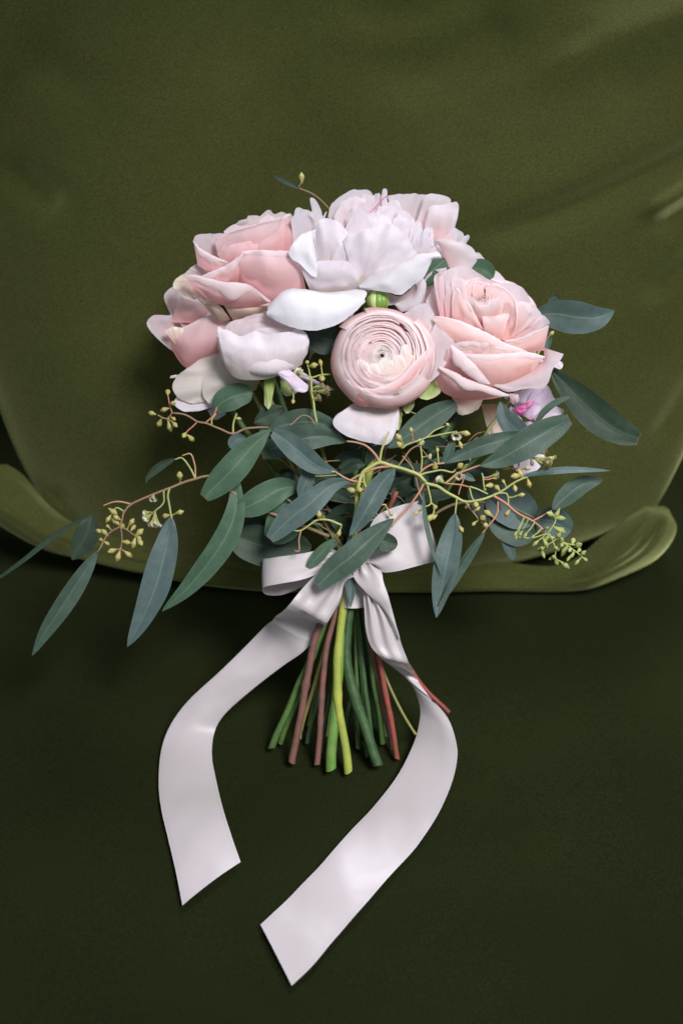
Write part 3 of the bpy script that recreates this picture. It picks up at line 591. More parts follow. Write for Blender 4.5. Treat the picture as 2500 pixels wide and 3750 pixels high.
E(M_GUARD, [(590, 860), (700, 775), (880, 690), (1060, 612), (1180, 596), (1240, 585)], [(600, 885), (680, 902), (800, 912), (925, 945), (1010, 882), (1120, 800), (1170, 700), (1200, 650), (1278, 640)], db=42, dr=52, bulge=28, nu=40, nv=12, ruff=12, jag=5)
E(M_PEOP, [(810, 915), (930, 950), (1050, 860)], [(820, 985), (838, 1026), (930, 1005), (1046, 938), (1056, 880)], db=0, dr=10, bulge=-16)
E(M_PEO, [(1000, 800), (1062, 870), (1040, 945), (960, 985), (885, 1012)], [(1080, 770), (1140, 840), (1122, 960), (1050, 1040), (945, 1080), (885, 1025)], db=15, dr=20, bulge=16, nu=28)
# guard petal over the two lower flowers
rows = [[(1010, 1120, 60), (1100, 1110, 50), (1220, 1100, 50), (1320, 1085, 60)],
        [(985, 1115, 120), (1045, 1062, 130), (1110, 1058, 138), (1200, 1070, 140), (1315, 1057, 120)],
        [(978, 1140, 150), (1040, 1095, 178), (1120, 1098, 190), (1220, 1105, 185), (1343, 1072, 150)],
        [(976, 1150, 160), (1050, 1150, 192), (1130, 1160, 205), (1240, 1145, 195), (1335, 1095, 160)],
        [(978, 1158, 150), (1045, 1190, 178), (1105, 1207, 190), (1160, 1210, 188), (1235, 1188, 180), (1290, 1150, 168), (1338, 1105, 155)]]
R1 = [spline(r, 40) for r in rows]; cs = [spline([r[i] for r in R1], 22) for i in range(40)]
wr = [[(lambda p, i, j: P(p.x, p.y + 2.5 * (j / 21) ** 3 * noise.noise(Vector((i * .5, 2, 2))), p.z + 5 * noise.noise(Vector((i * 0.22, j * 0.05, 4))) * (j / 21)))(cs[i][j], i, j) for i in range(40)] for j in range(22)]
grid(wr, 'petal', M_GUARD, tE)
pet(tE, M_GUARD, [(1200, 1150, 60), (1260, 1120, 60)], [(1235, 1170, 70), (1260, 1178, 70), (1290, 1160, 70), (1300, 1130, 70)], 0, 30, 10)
stem(tE, (1350, 1090, -60), (630, 1770), 0.0044, S_BRIGHT, -5, 0, mid=(665, 1280))
# ---- second peony behind
tE2 = thing('peony', 'blush pink peony with frilled petals rising behind the white one, top right', 'peony', P(1480, 980, -200), GP)
def E2(mat, base, rim, **k): return pet(tE2, mat, base, rim, Z=Z5, d0=-20, **k)
shell_flower(tE2, M_PEOP, (1480, 880, -110), 175, (0.15, .75, .55), 5, 5, 37, depth=0.7, top=0.4, ruff=0.12, wav=0.06)
E2(M_PEOP, [(420, 420), (700, 380)], [(338, 300), (360, 205), (425, 145), (510, 90), (620, 74), (682, 92), (720, 140)], db=-20, dr=0, bulge=-14, ruff=10)
E2(M_PEOP, [(420, 420), (640, 400)], [(385, 300), (425, 230), (470, 165), (560, 135), (640, 150)], db=10, dr=20, bulge=10, ruff=14)
E2(M_PEOP, [(500, 420), (720, 400)], [(480, 320), (540, 215), (620, 180), (690, 225), (740, 280)], db=30, dr=35, bulge=10, ruff=12, jag=5)
E2(M_PEOP, [(640, 300), (780, 280)], [(615, 130), (640, 105), (700, 130), (735, 103), (770, 125), (790, 180)], db=10, dr=15, ruff=12, jag=8)
E2(M_PEO, [(780, 240), (830, 240)], [(775, 130), (785, 80), (800, 68), (822, 82), (822, 140)], db=20, dr=30, bulge=5)
g = tube_geo([P(*zs(Z5, p, 20)) for p in [(668, 282), (740, 205), (800, 140), (825, 124), (848, 138)]], [0.0002, .0003, .0003, .0002, .0001], 5)
mesh_obj('petal_edge', *g[:2], M_MAG, tE2)
E2(M_PEOP, [(880, 360), (1080, 380)], [(825, 128), (920, 114), (1050, 112), (1150, 122)], db=-10, dr=0, bulge=-12, ruff=10, jag=3)
E2(M_PEOP, [(900, 360), (1050, 370)], [(740, 230), (830, 180), (900, 165), (930, 210), (935, 300)], db=0, dr=18, bulge=10, ruff=10)
E2(M_PEOP, [(1050, 400), (1220, 400)], [(1100, 200), (1140, 120), (1240, 115), (1332, 146), (1345, 195)], db=0, dr=15, bulge=14, ruff=6)
E2(M_PEOP, [(1120, 470), (1330, 500)], [(1140, 300), (1180, 215), (1290, 200), (1396, 180), (1406, 260), (1382, 370)], db=20, dr=35, bulge=24, nu=26, ruff=5)
E2(M_PEO, [(1320, 560), (1400, 600)], [(1370, 385), (1440, 430), (1450, 450), (1495, 455), (1498, 470), (1470, 520)], db=-10, dr=0, ruff=10, jag=6)
E2(M_PEOP, [(1230, 500), (1330, 720)], [(1200, 490), (1310, 482), (1480, 528), (1545, 590), (1570, 640), (1510, 725)], db=40, dr=50, bulge=18, nu=26)
pet(tE2, M_PEO, [(620, 150), (700, 320)], [(600, 40), (665, 20), (800, 178), (850, 205), (940, 308)], -10, 0, 8, Z=Z6, d0=-60, ruff=5)
pet(tE2, M_CREAM, [(700, 100), (760, 200)], [(650, 30), (668, 40), (700, 90), (820, 185), (870, 245)], -10, 0, 4, Z=Z6, d0=-80, ruff=5)
stem(tE2, (1470, 1000, -170), (900, 1500), 0.0032, S_DARK, 20, -25)
# ---- front ranunculus
tF = thing('ranunculus', 'round pink ranunculus with tight rings of petals facing forward in the bouquet centre', 'ranunculus', P(1400, 1340, 60), GR)
shell_flower(tF, M_RAN, (1398, 1308, 160), 188, (0.03, .17, .98), 18, 4, 12, depth=0.62, top=0.30, dish=0.11, incurve=0.17, pw=0.95, rin=0.10, nu=26, wav=0.035, spread=1.35, fan=0.06, close=0.42, tmin=0.85, drop=0.035, mats=[M_RAN] * 14 + [M_RANC] * 4)
def F_(mat, base, rim, **k): return pet(tF, mat, base, rim, Z=Z2, d0=190, **k)
F_(M_RAN, [(480, 1560), (600, 1690), (760, 1700), (920, 1640), (1080, 1540)], [(520, 1500), (610, 1560), (740, 1570), (900, 1500), (1010, 1380), (1100, 1300)], db=-10, dr=38, bulge=22, nu=30)
F_(M_RAN, [(900, 1660), (1040, 1580), (1110, 1540)], [(960, 1480), (1060, 1400), (1120, 1300), (1150, 1260)], db=-30, dr=25, bulge=20)
F_(M_RAN, [(1090, 1560), (1040, 1600)], [(1020, 1090), (1090, 1140), (1150, 1230), (1155, 1380), (1110, 1540)], db=-60, dr=-10, bulge=12, nu=28)
for bb, rm, dd in (([(820, 1540), (920, 1510)], [(745, 1400), (790, 1352), (850, 1372), (880, 1410)], 22), ([(880, 1520), (980, 1440)], [(835, 1400), (875, 1335), (925, 1340), (950, 1380)], 24),
                   ([(950, 1470), (1030, 1370)], [(905, 1360), (925, 1270), (965, 1262), (985, 1310)], 22), ([(720, 1570), (840, 1550)], [(665, 1450), (705, 1392), (765, 1410), (800, 1450)], 20),
                   ([(630, 1540), (740, 1570)], [(585, 1410), (615, 1362), (670, 1385), (715, 1440)], 16)):
    F_(M_RANC, bb, rm, db=dd - 14, dr=dd, bulge=8, ruff=3, jag=1)
F_(M_PEOP, [(1060, 1250), (1090, 1400)], [(930, 1040), (1030, 980), (1090, 958), (1140, 1010), (1180, 1120), (1190, 1160)], db=-70, dr=-70, bulge=10)
F_(M_PEOP, [(1080, 1280), (1100, 1540)], [(1160, 1110), (1240, 1165), (1312, 1195), (1270, 1330), (1200, 1460), (1100, 1550)], db=-60, dr=-45, bulge=12, nu=26)
F_(M_RANW, [(600, 1670), (740, 1680), (890, 1650)], [(560, 1690), (440, 1780), (440, 1850), (540, 1920), (700, 1965), (820, 1975), (880, 1880), (905, 1770), (893, 1660)], db=-70, dr=-50, bulge=26, nu=36, nv=12)
F_(M_SEPAL, [(900, 1680), (990, 1620)], [(920, 1700), (960, 1755), (1010, 1700), (1012, 1650)], db=-90, dr=-70, bulge=-10, name='sepal')
F_(M_SEPAL, [(1010, 1600), (1130, 1520)], [(1020, 1625), (1100, 1655), (1200, 1600), (1150, 1500)], db=-90, dr=-75, bulge=-10, name='sepal')
F_(M_SEPAL, [(890, 1700), (910, 1700)], [(880, 1840), (890, 1875), (915, 1840), (925, 1750)], db=-90, dr=-75, name='sepal')
stem(tF, (1400, 1500, 60), (740, 1785), 0.0036, S_YEL, -15, 35, mid=(668, 1180), node=0.80)
# ---- right rose
tG = thing('rose', 'large soft pink rose facing forward on the right side of the bouquet', 'rose', P(1790, 1330, -40), GA)
def Gp(mat, base, rim, **k): return pet(tG, mat, base, rim, Z=Z6, d0=90, **k)
shell_flower(tG, M_ROSEP, (1785, 1190, 10), 205, (0.08, .45, .85), 5, 4, 41, depth=0.7, top=0.12, dish=0.0, first=0, ruff=0.04)
Gp(M_ROSEI, [(260, 660), (360, 640)], [(65, 515), (105, 400), (140, 262), (240, 178), (350, 156)], db=-70, dr=-40, bulge=-16)
Gp(M_ROSEI, [(230, 700), (330, 680)], [(150, 480), (200, 390), (260, 330), (300, 300)], db=-30, dr=-20, bulge=10)
Gp(M_ROSEI, [(400, 520), (700, 520)], [(290, 215), (390, 166), (520, 136), (640, 200), (760, 275), (860, 305)], db=-60, dr=0, bulge=-14, ruff=6)
Gp(M_ROSEI, [(700, 640), (950, 780)], [(790, 300), (970, 308), (1082, 355), (1160, 490), (1180, 570)], db=-60, dr=5, bulge=-14, ruff=6)
Gp(M_ROSEP, [(860, 850), (1020, 860)], [(1000, 480), (1140, 492), (1225, 555), (1260, 640), (1180, 720)], db=-40, dr=20, bulge=-10)
Gp(M_ROSEI, [(900, 880), (1150, 830)], [(1170, 700), (1255, 610), (1336, 672), (1322, 712)], db=0, dr=30, bulge=-8)
Gp(M_ROSEI, [(1120, 960), (1280, 950)], [(1160, 880), (1230, 800), (1285, 750), (1292, 880)], db=-10, dr=25, bulge=14)
Gp(M_ROSEP, [(960, 980), (1150, 970), (1280, 940)], [(905, 856), (1040, 830), (1180, 770), (1330, 712)], db=10, dr=42, bulge=18, roll=(6, 30))
Gp(M_ROSEI, [(290, 640), (345, 640)], [(228, 330), (232, 250), (262, 212), (305, 205), (345, 250)], db=10, dr=25, bulge=14, roll=(10, 10))
Gp(M_ROSEI, [(345, 650), (420, 660)], [(310, 330), (340, 220), (390, 180), (445, 165), (480, 220)], db=15, dr=25, bulge=14)
Gp(M_ROSEI, [(395, 660), (540, 680)], [(370, 400), (405, 260), (470, 250), (550, 290)], db=15, dr=25, bulge=12)
shell_flower(tG, M_ROSEP, (1766, 1090, 96), 48, (0.08, .42, .9), 4, 3, 44, depth=0.7, top=0.35, dish=0.1, incurve=0.25, ruff=0.10, spread=1.4, fan=0.14)
Gp(M_ROSEI, [(620, 520), (840, 520)], [(500, 300), (600, 255), (720, 262), (860, 330)], db=-30, dr=0, bulge=-8)
Gp(M_ROSEP, [(640, 500), (800, 520)], [(545, 335), (570, 295), (650, 288), (745, 312), (815, 380), (850, 430)], db=-10, dr=14, bulge=-8, roll=(-3, 10))
Gp(M_ROSEP, [(590, 520), (660, 520)], [(508, 430), (520, 350), (550, 305), (585, 330)], db=0, dr=22, bulge=8, roll=(8, 4))
Gp(M_ROSEP, [(650, 500), (720, 500)], [(598, 420), (602, 350), (640, 305), (700, 325)], db=0, dr=24, bulge=6, roll=(6, 4))
Gp(M_ROSEP, [(560, 640), (700, 690), (860, 640)], [(520, 430), (590, 440), (660, 490), (750, 505), (830, 450), (860, 420)], db=0, dr=24, bulge=16, nu=26)
Gp(M_ROSEP, [(780, 740), (900, 700)], [(760, 500), (830, 440), (885, 470), (895, 560), (880, 620)], db=-5, dr=18, bulge=8)
Gp(M_ROSEP, [(700, 780), (900, 800)], [(800, 560), (900, 470), (960, 430), (985, 500), (960, 640)], db=-20, dr=10, bulge=-8)
Gp(M_ROSEP, [(690, 760), (880, 850), (960, 830)], [(730, 322), (850, 332), (960, 400), (1015, 480), (1032, 600), (1010, 720)], db=-10, dr=28, bulge=-14, roll=(-14, 6), nu=26)
Gp(M_ROSEP, [(400, 680), (560, 760), (740, 790)], [(402, 520), (440, 352), (505, 425), (580, 520), (640, 630), (700, 745)], db=15, dr=40, bulge=24, roll=(-22, 14), nu=26)
Gp(M_ROSEP, [(720, 820), (880, 850)], [(690, 622), (800, 622), (945, 596), (930, 680)], db=15, dr=36, bulge=16)
Gp(M_ROSEP, [(330, 900), (600, 980), (900, 1010), (1000, 1000)], [(224, 618), (330, 630), (450, 655), (600, 715), (760, 790), (900, 870), (1120, 955)], db=28, dr=52, bulge=36, roll=(-14, 52), nu=34, curl=165)
Gp(M_ROSEP, [(330, 900), (600, 960), (820, 960)], [(262, 700), (380, 735), (520, 780), (660, 838), (800, 880)], db=34, dr=58, bulge=20, roll=(-6, 14), nu=28)
Gp(M_ROSEP, [(560, 1160), (820, 1180), (1040, 1080)], [(470, 930), (620, 930), (800, 915), (960, 940)], db=44, dr=66, bulge=20, roll=(0, 16), nu=28)
Gp(M_ROSE, [(760, 1290), (980, 1240), (1160, 1120)], [(640, 1090), (800, 1110), (980, 1080), (1180, 1030)], db=46, dr=84, bulge=14, roll=(0, 14), nu=28)
Gp(M_ROSEP, [(470, 1050), (700, 1060), (900, 1020)], [(400, 888), (520, 858), (640, 856), (820, 858)], db=45, dr=66, bulge=18, roll=(2, 66), curl=170)
Gp(M_ROSEP, [(560, 1180), (720, 1300), (900, 1300), (1150, 1180), (1230, 1080)], [(500, 975), (660, 985), (860, 980), (1110, 962), (1290, 1005)], db=40, dr=76, bulge=38, roll=(0, 92), nu=32, curl=165)
Gp(M_ROSE, [(280, 1100), (420, 1170), (600, 1240)], [(395, 900), (470, 940), (580, 1040), (690, 1160), (768, 1268)], db=40, dr=84, bulge=14, roll=(-90, 66), nu=26, curl=165)
Gp(M_ROSE, [(900, 1200), (1100, 1080), (1240, 1010)], [(800, 1282), (930, 1200), (1120, 1130), (1280, 1050)], db=30, dr=45, bulge=10)
Gp(M_ROSEI, [(860, 1250), (1120, 1130), (1260, 1060), (1285, 925)], [(800, 1284), (930, 1346), (1100, 1316), (1296, 1292), (1370, 1120), (1440, 1040), (1470, 984)], db=40, dr=62, bulge=18, nu=30, nv=12)
Gp(M_LAVP, [(1380, 1060), (1420, 1040)], [(1380, 1110), (1440, 1130), (1465, 1085), (1450, 1060)], db=-20, dr=-20)
Gp(M_ROSE, [(232, 1170), (250, 1290), (420, 1400), (700, 1420), (860, 1400)], [(280, 1105), (400, 1140), (540, 1215), (760, 1295), (965, 1378)], db=0, dr=70, bulge=34, roll=(-30, 72), nu=34, curl=165)
Gp(M_ROSEI, [(950, 1360), (1040, 1370)], [(960, 1440), (1000, 1460), (1045, 1430), (1040, 1380)], db=70, dr=60, bulge=12)
Gp(M_ROSEO, [(400, 1380), (700, 1400)], [(430, 1520), (500, 1570), (640, 1520), (700, 1430)], db=-60, dr=-50, bulge=20)
stem(tG, (1770, 1380, -80), (930, 1750), 0.0044, S_DARK, 12, 15, mid=(730, 1100))
# ---- striped lower right flower
tH = thing('lisianthus', 'lilac flower with a magenta streak, tucked under the right rose', 'flower', P(1880, 1560, -150))
def H(mat, base, rim, **k): return pet(tH, mat, base, rim, Z=Z6, d0=-15, **k)
H(M_LAVP, [(1000, 1480), (1100, 1560)], [(900, 1400), (1050, 1330), (1200, 1300), (1310, 1280)], db=-60, dr=0, bulge=-10)
H(M_LAVP, [(1080, 1520), (1200, 1600)], [(1200, 1300), (1310, 1280), (1370, 1390), (1400, 1440), (1360, 1560)], db=-60, dr=15, bulge=-10, ruff=6)
H(M_LAVP, [(1140, 1560), (1220, 1660)], [(1380, 1480), (1440, 1500), (1475, 1530), (1390, 1600), (1200, 1690)], db=-30, dr=20, bulge=10)
H(M_LAV, [(1000, 1500), (1060, 1560)], [(1010, 1440), (1100, 1450), (1190, 1430), (1250, 1500), (1160, 1620)], db=-20, dr=25, bulge=10)
H(M_LAVP, [(1000, 1500), (1100, 1660)], [(960, 1480), (930, 1600), (1000, 1760), (1130, 1760)], db=-20, dr=0, bulge=20)
pet(tH, M_LAVP, [(1850, 1560, -60), (1950, 1540, -60)], [(1870, 1660, -40), (1885, 1720, -40), (1930, 1745, -40), (1985, 1700, -40), (2000, 1640, -50)], 0, 0, 14)
pet(tH, M_ROSEO, [(1760, 1480, -60), (1850, 1480, -60)], [(1790, 1600, -60), (1830, 1660, -60), (1900, 1640, -60)], 0, 0, 14)
pet(tH, M_RANW, [(1860, 1650, -90), (1900, 1640, -90)], [(1880, 1700, -70), (1900, 1730, -70), (1940, 1730, -70)], 0, 0, 14)
g = []
for a, b, c in (((1002, 1490), (1080, 1500), (1150, 1450)), ((1002, 1500), (1060, 1540), (1120, 1510)), ((1080, 1500), (1130, 1480), (1188, 1432))):
    g.append(tube_geo([P(*zs(Z6, p, 14)) for p in (a, b, c)], [.0004, .0022, .0003], 6))
g = join_geo(g); mesh_obj('petal_streak', *g[:2], M_MAG, tH)
stem(tH, (1830, 1600, -120), (960, 1600), 0.0026, S_GREEN, 25, 0)
# ---- green bud
tI = thing('flower_bud', 'round green striped flower bud between white peony and pink ranunculus', 'flower bud', P(1385, 1140, 20))
rnd = random.Random(3); m_b1 = plain_mat('bud_skin', (0.16, 0.27, 0.04), (0.10, 0.20, 0.03), 0.4, 70); m_b2 = plain_mat('bud_stripe', (0.42, 0.50, 0.20), (0.30, 0.40, 0.12), 0.45)
for k in range(9):
    rows = []
    for j in range(10):
        v = j / 9; row = []
        for i in range(7):
            u = -1 + 2 * i / 6; an = k * 2 * math.pi / 9 + u * 0.42; rr_ = 44 * math.sin(math.pi * (0.06 + 0.86 * v)) ** 0.6 * (1 - 0.10 * u * u)
            row.append(P(1382 + rr_ * math.cos(an), 1145 - 88 * v, 95 + rr_ * math.sin(an)))
        rows.append(row)
    grid(rows, 'sepal', m_b2 if k % 3 == 0 else m_b1, tI)
stem(tI, (1380, 1142, 60), (900, 1700), 0.0022, S_DARK, 5, -10)
tq = thing('ranunculus', 'small half hidden pale petal bloom in the shade behind the pink ranunculus', 'ranunculus', P(1100, 1420, -60), GR)
pet(tq, M_CREAM, [(1240, 1180), (1240, 1380)], [(1255, 1180), (1290, 1240), (1330, 1262), (1250, 1340)], -20, 0, 10, Z=Z1, d0=20)
pet(tq, M_LAVP, [(1100, 1470), (1380, 1590)], [(1160, 1430), (1260, 1500), (1420, 1580)], 0, 10, 10, Z=Z1, d0=10)
stem(tq, (1130, 1400, -30), (600, 1560), 0.0018, S_OLIVE, -14, -30)

# ------------------------------------------------------------------ eucalyptus
def leaf(parent, mat, mid, width, Z=Z0, d0=150, roll=0.0, fold=0.22, shape='lance', name='leaf', nv=22, nu=9, w0=0.06):
    SEED[0] += 1; sd = SEED[0] * 1.3
    q = [zs(Z, p, d0) for p in mid]; pts = spline([P(*v) for v in q], nv); Wd = width / Z[2] * K * 0.5
    rows = []
    for j, p in enumerate(pts):
        t = j / (nv - 1); tg = (pts[min(j + 1, nv - 1)] - pts[max(j - 1, 0)]).normalized()
        view = (CP - p).normalized(); side = tg.cross(view).normalized(); nrm = side.cross(tg).normalized()
        rl = roll + 0.26 * noise.noise(Vector((t * 1.6, sd, 0)))
        s2 = side * math.cos(rl) + nrm * math.sin(rl); n2 = nrm * math.cos(rl) - side * math.sin(rl)
        if shape == 'lance': wv = math.sin(math.pi * min(1, t ** 0.85)) ** 0.72
        elif shape == 'blunt': wv = (math.sin(math.pi * min(1, t ** 1.15 * 0.94))) ** 0.60
        else: wv = math.sqrt(max(0, 1 - (2 * t - 1) ** 2)) ** 0.9
        wv = max(wv, w0 if t < .5 else 0.03)
        row = []
        for i in range(nu):
            u = -1 + 2 * i / (nu - 1)
            off = s2 * (u * Wd * wv * (1 + 0.05 * noise.noise(Vector((t * 5, sd, u))))) - n2 * (-abs(u) * fold * Wd * wv) + n2 * (0.10 * Wd * noise.noise(Vector((t * 3.2 + sd, u * 1.5, 2))))
            row.append(p + off)
        rows.append(row)
    return grid(rows, name, mat, parent)
# shared bud and blossom meshes (along +Z, attached at the origin)
def lathe(name, prof, mat, seg=8):
    V, Fc = [], []
    for r, z in prof:
        for k in range(seg): V.append(Vector((r * math.cos(2 * math.pi * k / seg), r * math.sin(2 * math.pi * k / seg), z)))
    for j in range(len(prof) - 1):
        for k in range(seg): Fc.append((j * seg + k, j * seg + (k + 1) % seg, (j + 1) * seg + (k + 1) % seg, (j + 1) * seg + k))
    Fc.append(tuple(range(seg - 1, -1, -1))); Fc.append(tuple(range((len(prof) - 1) * seg, len(prof) * seg)))
    me = bpy.data.meshes.new(name); me.from_pydata(V, [], Fc); me.materials.append(mat); me.polygons.foreach_set('use_smooth', [True] * len(me.polygons)); return me
PROF = [(0.12, 0), (0.2, .25), (0.36, .6), (0.5, 1.0), (0.57, 1.28), (0.5, 1.36), (0.44, 1.55), (0.26, 1.8), (0.10, 1.98), (0.03, 2.05)]
ME_BUD = lathe('seed_bud', PROF, M_BUD); ME_BUDG = lathe('seed_bud_green', [(r * 0.85, z * 1.05) for r, z in PROF], M_BUDG)
def hair_mesh(name, mat, n, seed):
    rn = random.Random(seed); parts = []
    cupm = [(0.14, 0), (0.3, .4), (0.5, .9), (0.55, 1.15)]
    V, Fc = [], []
    for r, z in cupm:
        for k in range(7): V.append(Vector((r * math.cos(6.2832 * k / 7), r * math.sin(6.2832 * k / 7), z)))
    for j in range(3):
        for k in range(7): Fc.append((j * 7 + k, j * 7 + (k + 1) % 7, (j + 1) * 7 + (k + 1) % 7, (j + 1) * 7 + k))
    nc = len(Fc)
    for i in range(n):
        a = rn.random() * 6.283; el = rn.uniform(0.1, 1.35); dv = Vector((math.cos(a) * math.cos(el), math.sin(a) * math.cos(el), math.sin(el)))
        b = Vector((0.45 * math.cos(a), 0.45 * math.sin(a), 1.05)); tip = b + dv * rn.uniform(0.28, 0.55)
        s = dv.cross(Vector((0.3, 0.2, 1))).normalized() * 0.028; o = len(V)
        V += [b - s, b + s, tip + s * 1.3, tip - s * 1.3]; Fc.append((o, o + 1, o + 2, o + 3))
    me = bpy.data.meshes.new(name); me.from_pydata(V, [], Fc); me.materials.append(M_BUDG); me.materials.append(mat)
    for i, p in enumerate(me.polygons): p.material_index = 0 if i < nc else 1
    return me
ME_BLO = hair_mesh('blossom', M_HAIR, 170, 1); ME_BLOT = hair_mesh('blossom_tan', M_HAIRT, 150, 2)
def place(me, name, p, dirv, s, parent):
    o = bpy.data.objects.new(name, me); COL.objects.link(o); o.parent = parent
    o.location = p - Vector(parent.location); o.rotation_mode = 'QUATERNION'; o.rotation_quaternion = dirv.to_track_quat('Z', 'Y'); o.scale = (s, s, s); return o
def sprig(label, origin, stems, leaves, buds=(), blos=(), gbuds=(), tblos=(), Z=Z0, d0=150, bs=0.0032, group='eucalyptus sprigs in the bouquet', seed=1, name='eucalyptus_sprig', jit=22, to_bind=None, cut=None, into=None):
    rn = random.Random(seed)
    t = into or thing(name, label, 'eucalyptus', P(*origin), group)
    allp = []
    for pts, r0, r1, mat, ZZ in stems:
        q = [zs(ZZ, p, d0) for p in pts]
        if len(q) == 2: q = [q[0], (q[0] + q[1]) / 2, q[1]]
        n = max(8, min(40, len(q) * 6)); pl = spline([P(*v) for v in q], n)
        pl = [p + Vector((noise.noise(p * 90), noise.noise(p * 90 + Vector((5, 0, 0))), 0)) * 0.0012 for p in pl]
        g = tube_geo(pl, [r0 + (r1 - r0) * i / (n - 1) for i in range(n)], 7)
        mesh_obj('stem', *g[:2], mat, t); allp += pl
    if cut: stem(t, *cut[0], **cut[1])
    for lf in leaves:
        mat, mid, wd, ZZ = lf[:4]; kw = lf[4] if len(lf) > 4 else {}
        kk = dict(d0=d0); kk.update(kw); leaf(t, mat, mid, wd, ZZ, **kk)
    for lst, me, nm, s in ((buds, ME_BUD, 'seed_bud', bs), (gbuds, ME_BUDG, 'seed_bud', bs * 0.8), (blos, ME_BLO, 'blossom', bs * 1.05), (tblos, ME_BLOT, 'blossom', bs * 1.3)):
        for b in lst:
            v = zs(Z, b, d0 + rn.uniform(-jit, jit)); bp = P(*v)
            near = min(allp, key=lambda a: (px(a)[0] - v.x) ** 2 + (px(a)[1] - v.y) ** 2 + 0.2 * (px(a)[2] - v.z) ** 2)
            dv = (bp - near); ln = dv.length
            if ln < 0.002: dv = Vector((rn.uniform(-1, 1), -0.4, rn.uniform(-1, 1)))
            dn = dv.normalized(); sc = s * rn.uniform(0.68, 1.2); st = bp - dn * sc * 1.1
            if (st - near).length > 0.0015 and ln > 0.003:
                pl = spline([near, near.lerp(st, 0.5) + Vector((0, 0, -0.0008)), st], 6); g = tube_geo(pl, [.0006, .0005, .0005, .00048, .0005, .0006], 5)
                mesh_obj('twig', *g[:2], M_TWIG if me is ME_BUDG or rn.random() < .6 else M_TWIGR, t)
            place(me, nm, st, dn, sc, t)
    return t
# hanging spray at the left, with three long leaves and a thin one
sprig('long eucalyptus spray arching out to the left with three hanging leaves and seed clusters', (1290, 1960, 80),
      [([(2700, 1150, 0), (2200, 950, -20), (1900, 780, 0), (1740, 660, 0), (1568, 690, 0), (1400, 750, 0), (1220, 820, 0), (1080, 890, 5), (1020, 950, 5), (990, 1060, 5), (900, 1130, 0), (820, 1240, 0), (790, 1290, 0)], .0012, .0006, M_TWIGB, Z10),
       ([(1390, 750), (1380, 840), (1395, 940), (1412, 1010)], .0008, .0006, M_TWIG, Z10), ([(1080, 890), (960, 865), (850, 905)], .0007, .0005, M_TWIGR, Z10),
       ([(1350, 775), (1340, 880), (1270, 940)], .0006, .0005, M_TWIG, Z10), ([(1600, 680), (1560, 600), (1500, 510), (1430, 520)], .0007, .0005, M_TWIG, Z10), ([(1600, 680), (1590, 560), (1568, 480), (1500, 490)], .0006, .0005, M_TWIGR, Z10),
       ([(1020, 950), (960, 920), (930, 950)], .0006, .0005, M_TWIG, Z10), ([(990, 1060), (1000, 1180), (990, 1250)], .0005, .0004, M_TWIGB, Z10), ([(990, 1060), (1070, 1130), (1110, 1150)], .0005, .0004, M_TWIGB, Z10)],
      [(M_LEAFB, [(628, 1892), (608, 2010, 10), (570, 2150, 10), (520, 2270), (467, 2368, -10)], 104, Z0, dict(shape='lance', roll=-.15)),
       (M_LEAF, [(357, 2018), (300, 2110, 10), (230, 2220, 10), (170, 2310), (119, 2400, -10)], 70, Z0, dict(shape='lance', roll=.2)),
       (M_LEAF, [(372, 1858), (290, 1906), (190, 1965), (90, 2045), (-40, 2140, 20)], 34, Z0, dict(shape='blunt', roll=1.0, w0=.25)),
       (M_LEAFD, [(640, 1680), (590, 1705), (545, 1745), (535, 1770)], 30, Z0, dict(d0=60)),
       (M_LEAFD, [(335, 1890), (320, 1950), (290, 2010), (265, 2050)], 90, Z0, dict(d0=-100))],
      buds=[(1475, 655), (1360, 985), (1475, 955), (1080, 1035), (1095, 1080), (1000, 1070), (890, 1010), (885, 1070), (815, 1110), (860, 1120), (830, 1180), (880, 1210), (1145, 1120), (1140, 1165), (1150, 1200), (920, 1270), (970, 1320), (1055, 1300), (1040, 1200), (1100, 1210), (930, 950), (960, 1000), (950, 1030)],
      blos=[(1255, 845), (1195, 960), (1205, 1000), (1240, 1055), (1300, 1060), (1270, 1040)], Z=Z10, d0=110, seed=2,
      cut=(((1290, 1960, 60), (380, 1730), 0.0031, S_RED, -28, 30), dict(mid=(530, 960))))
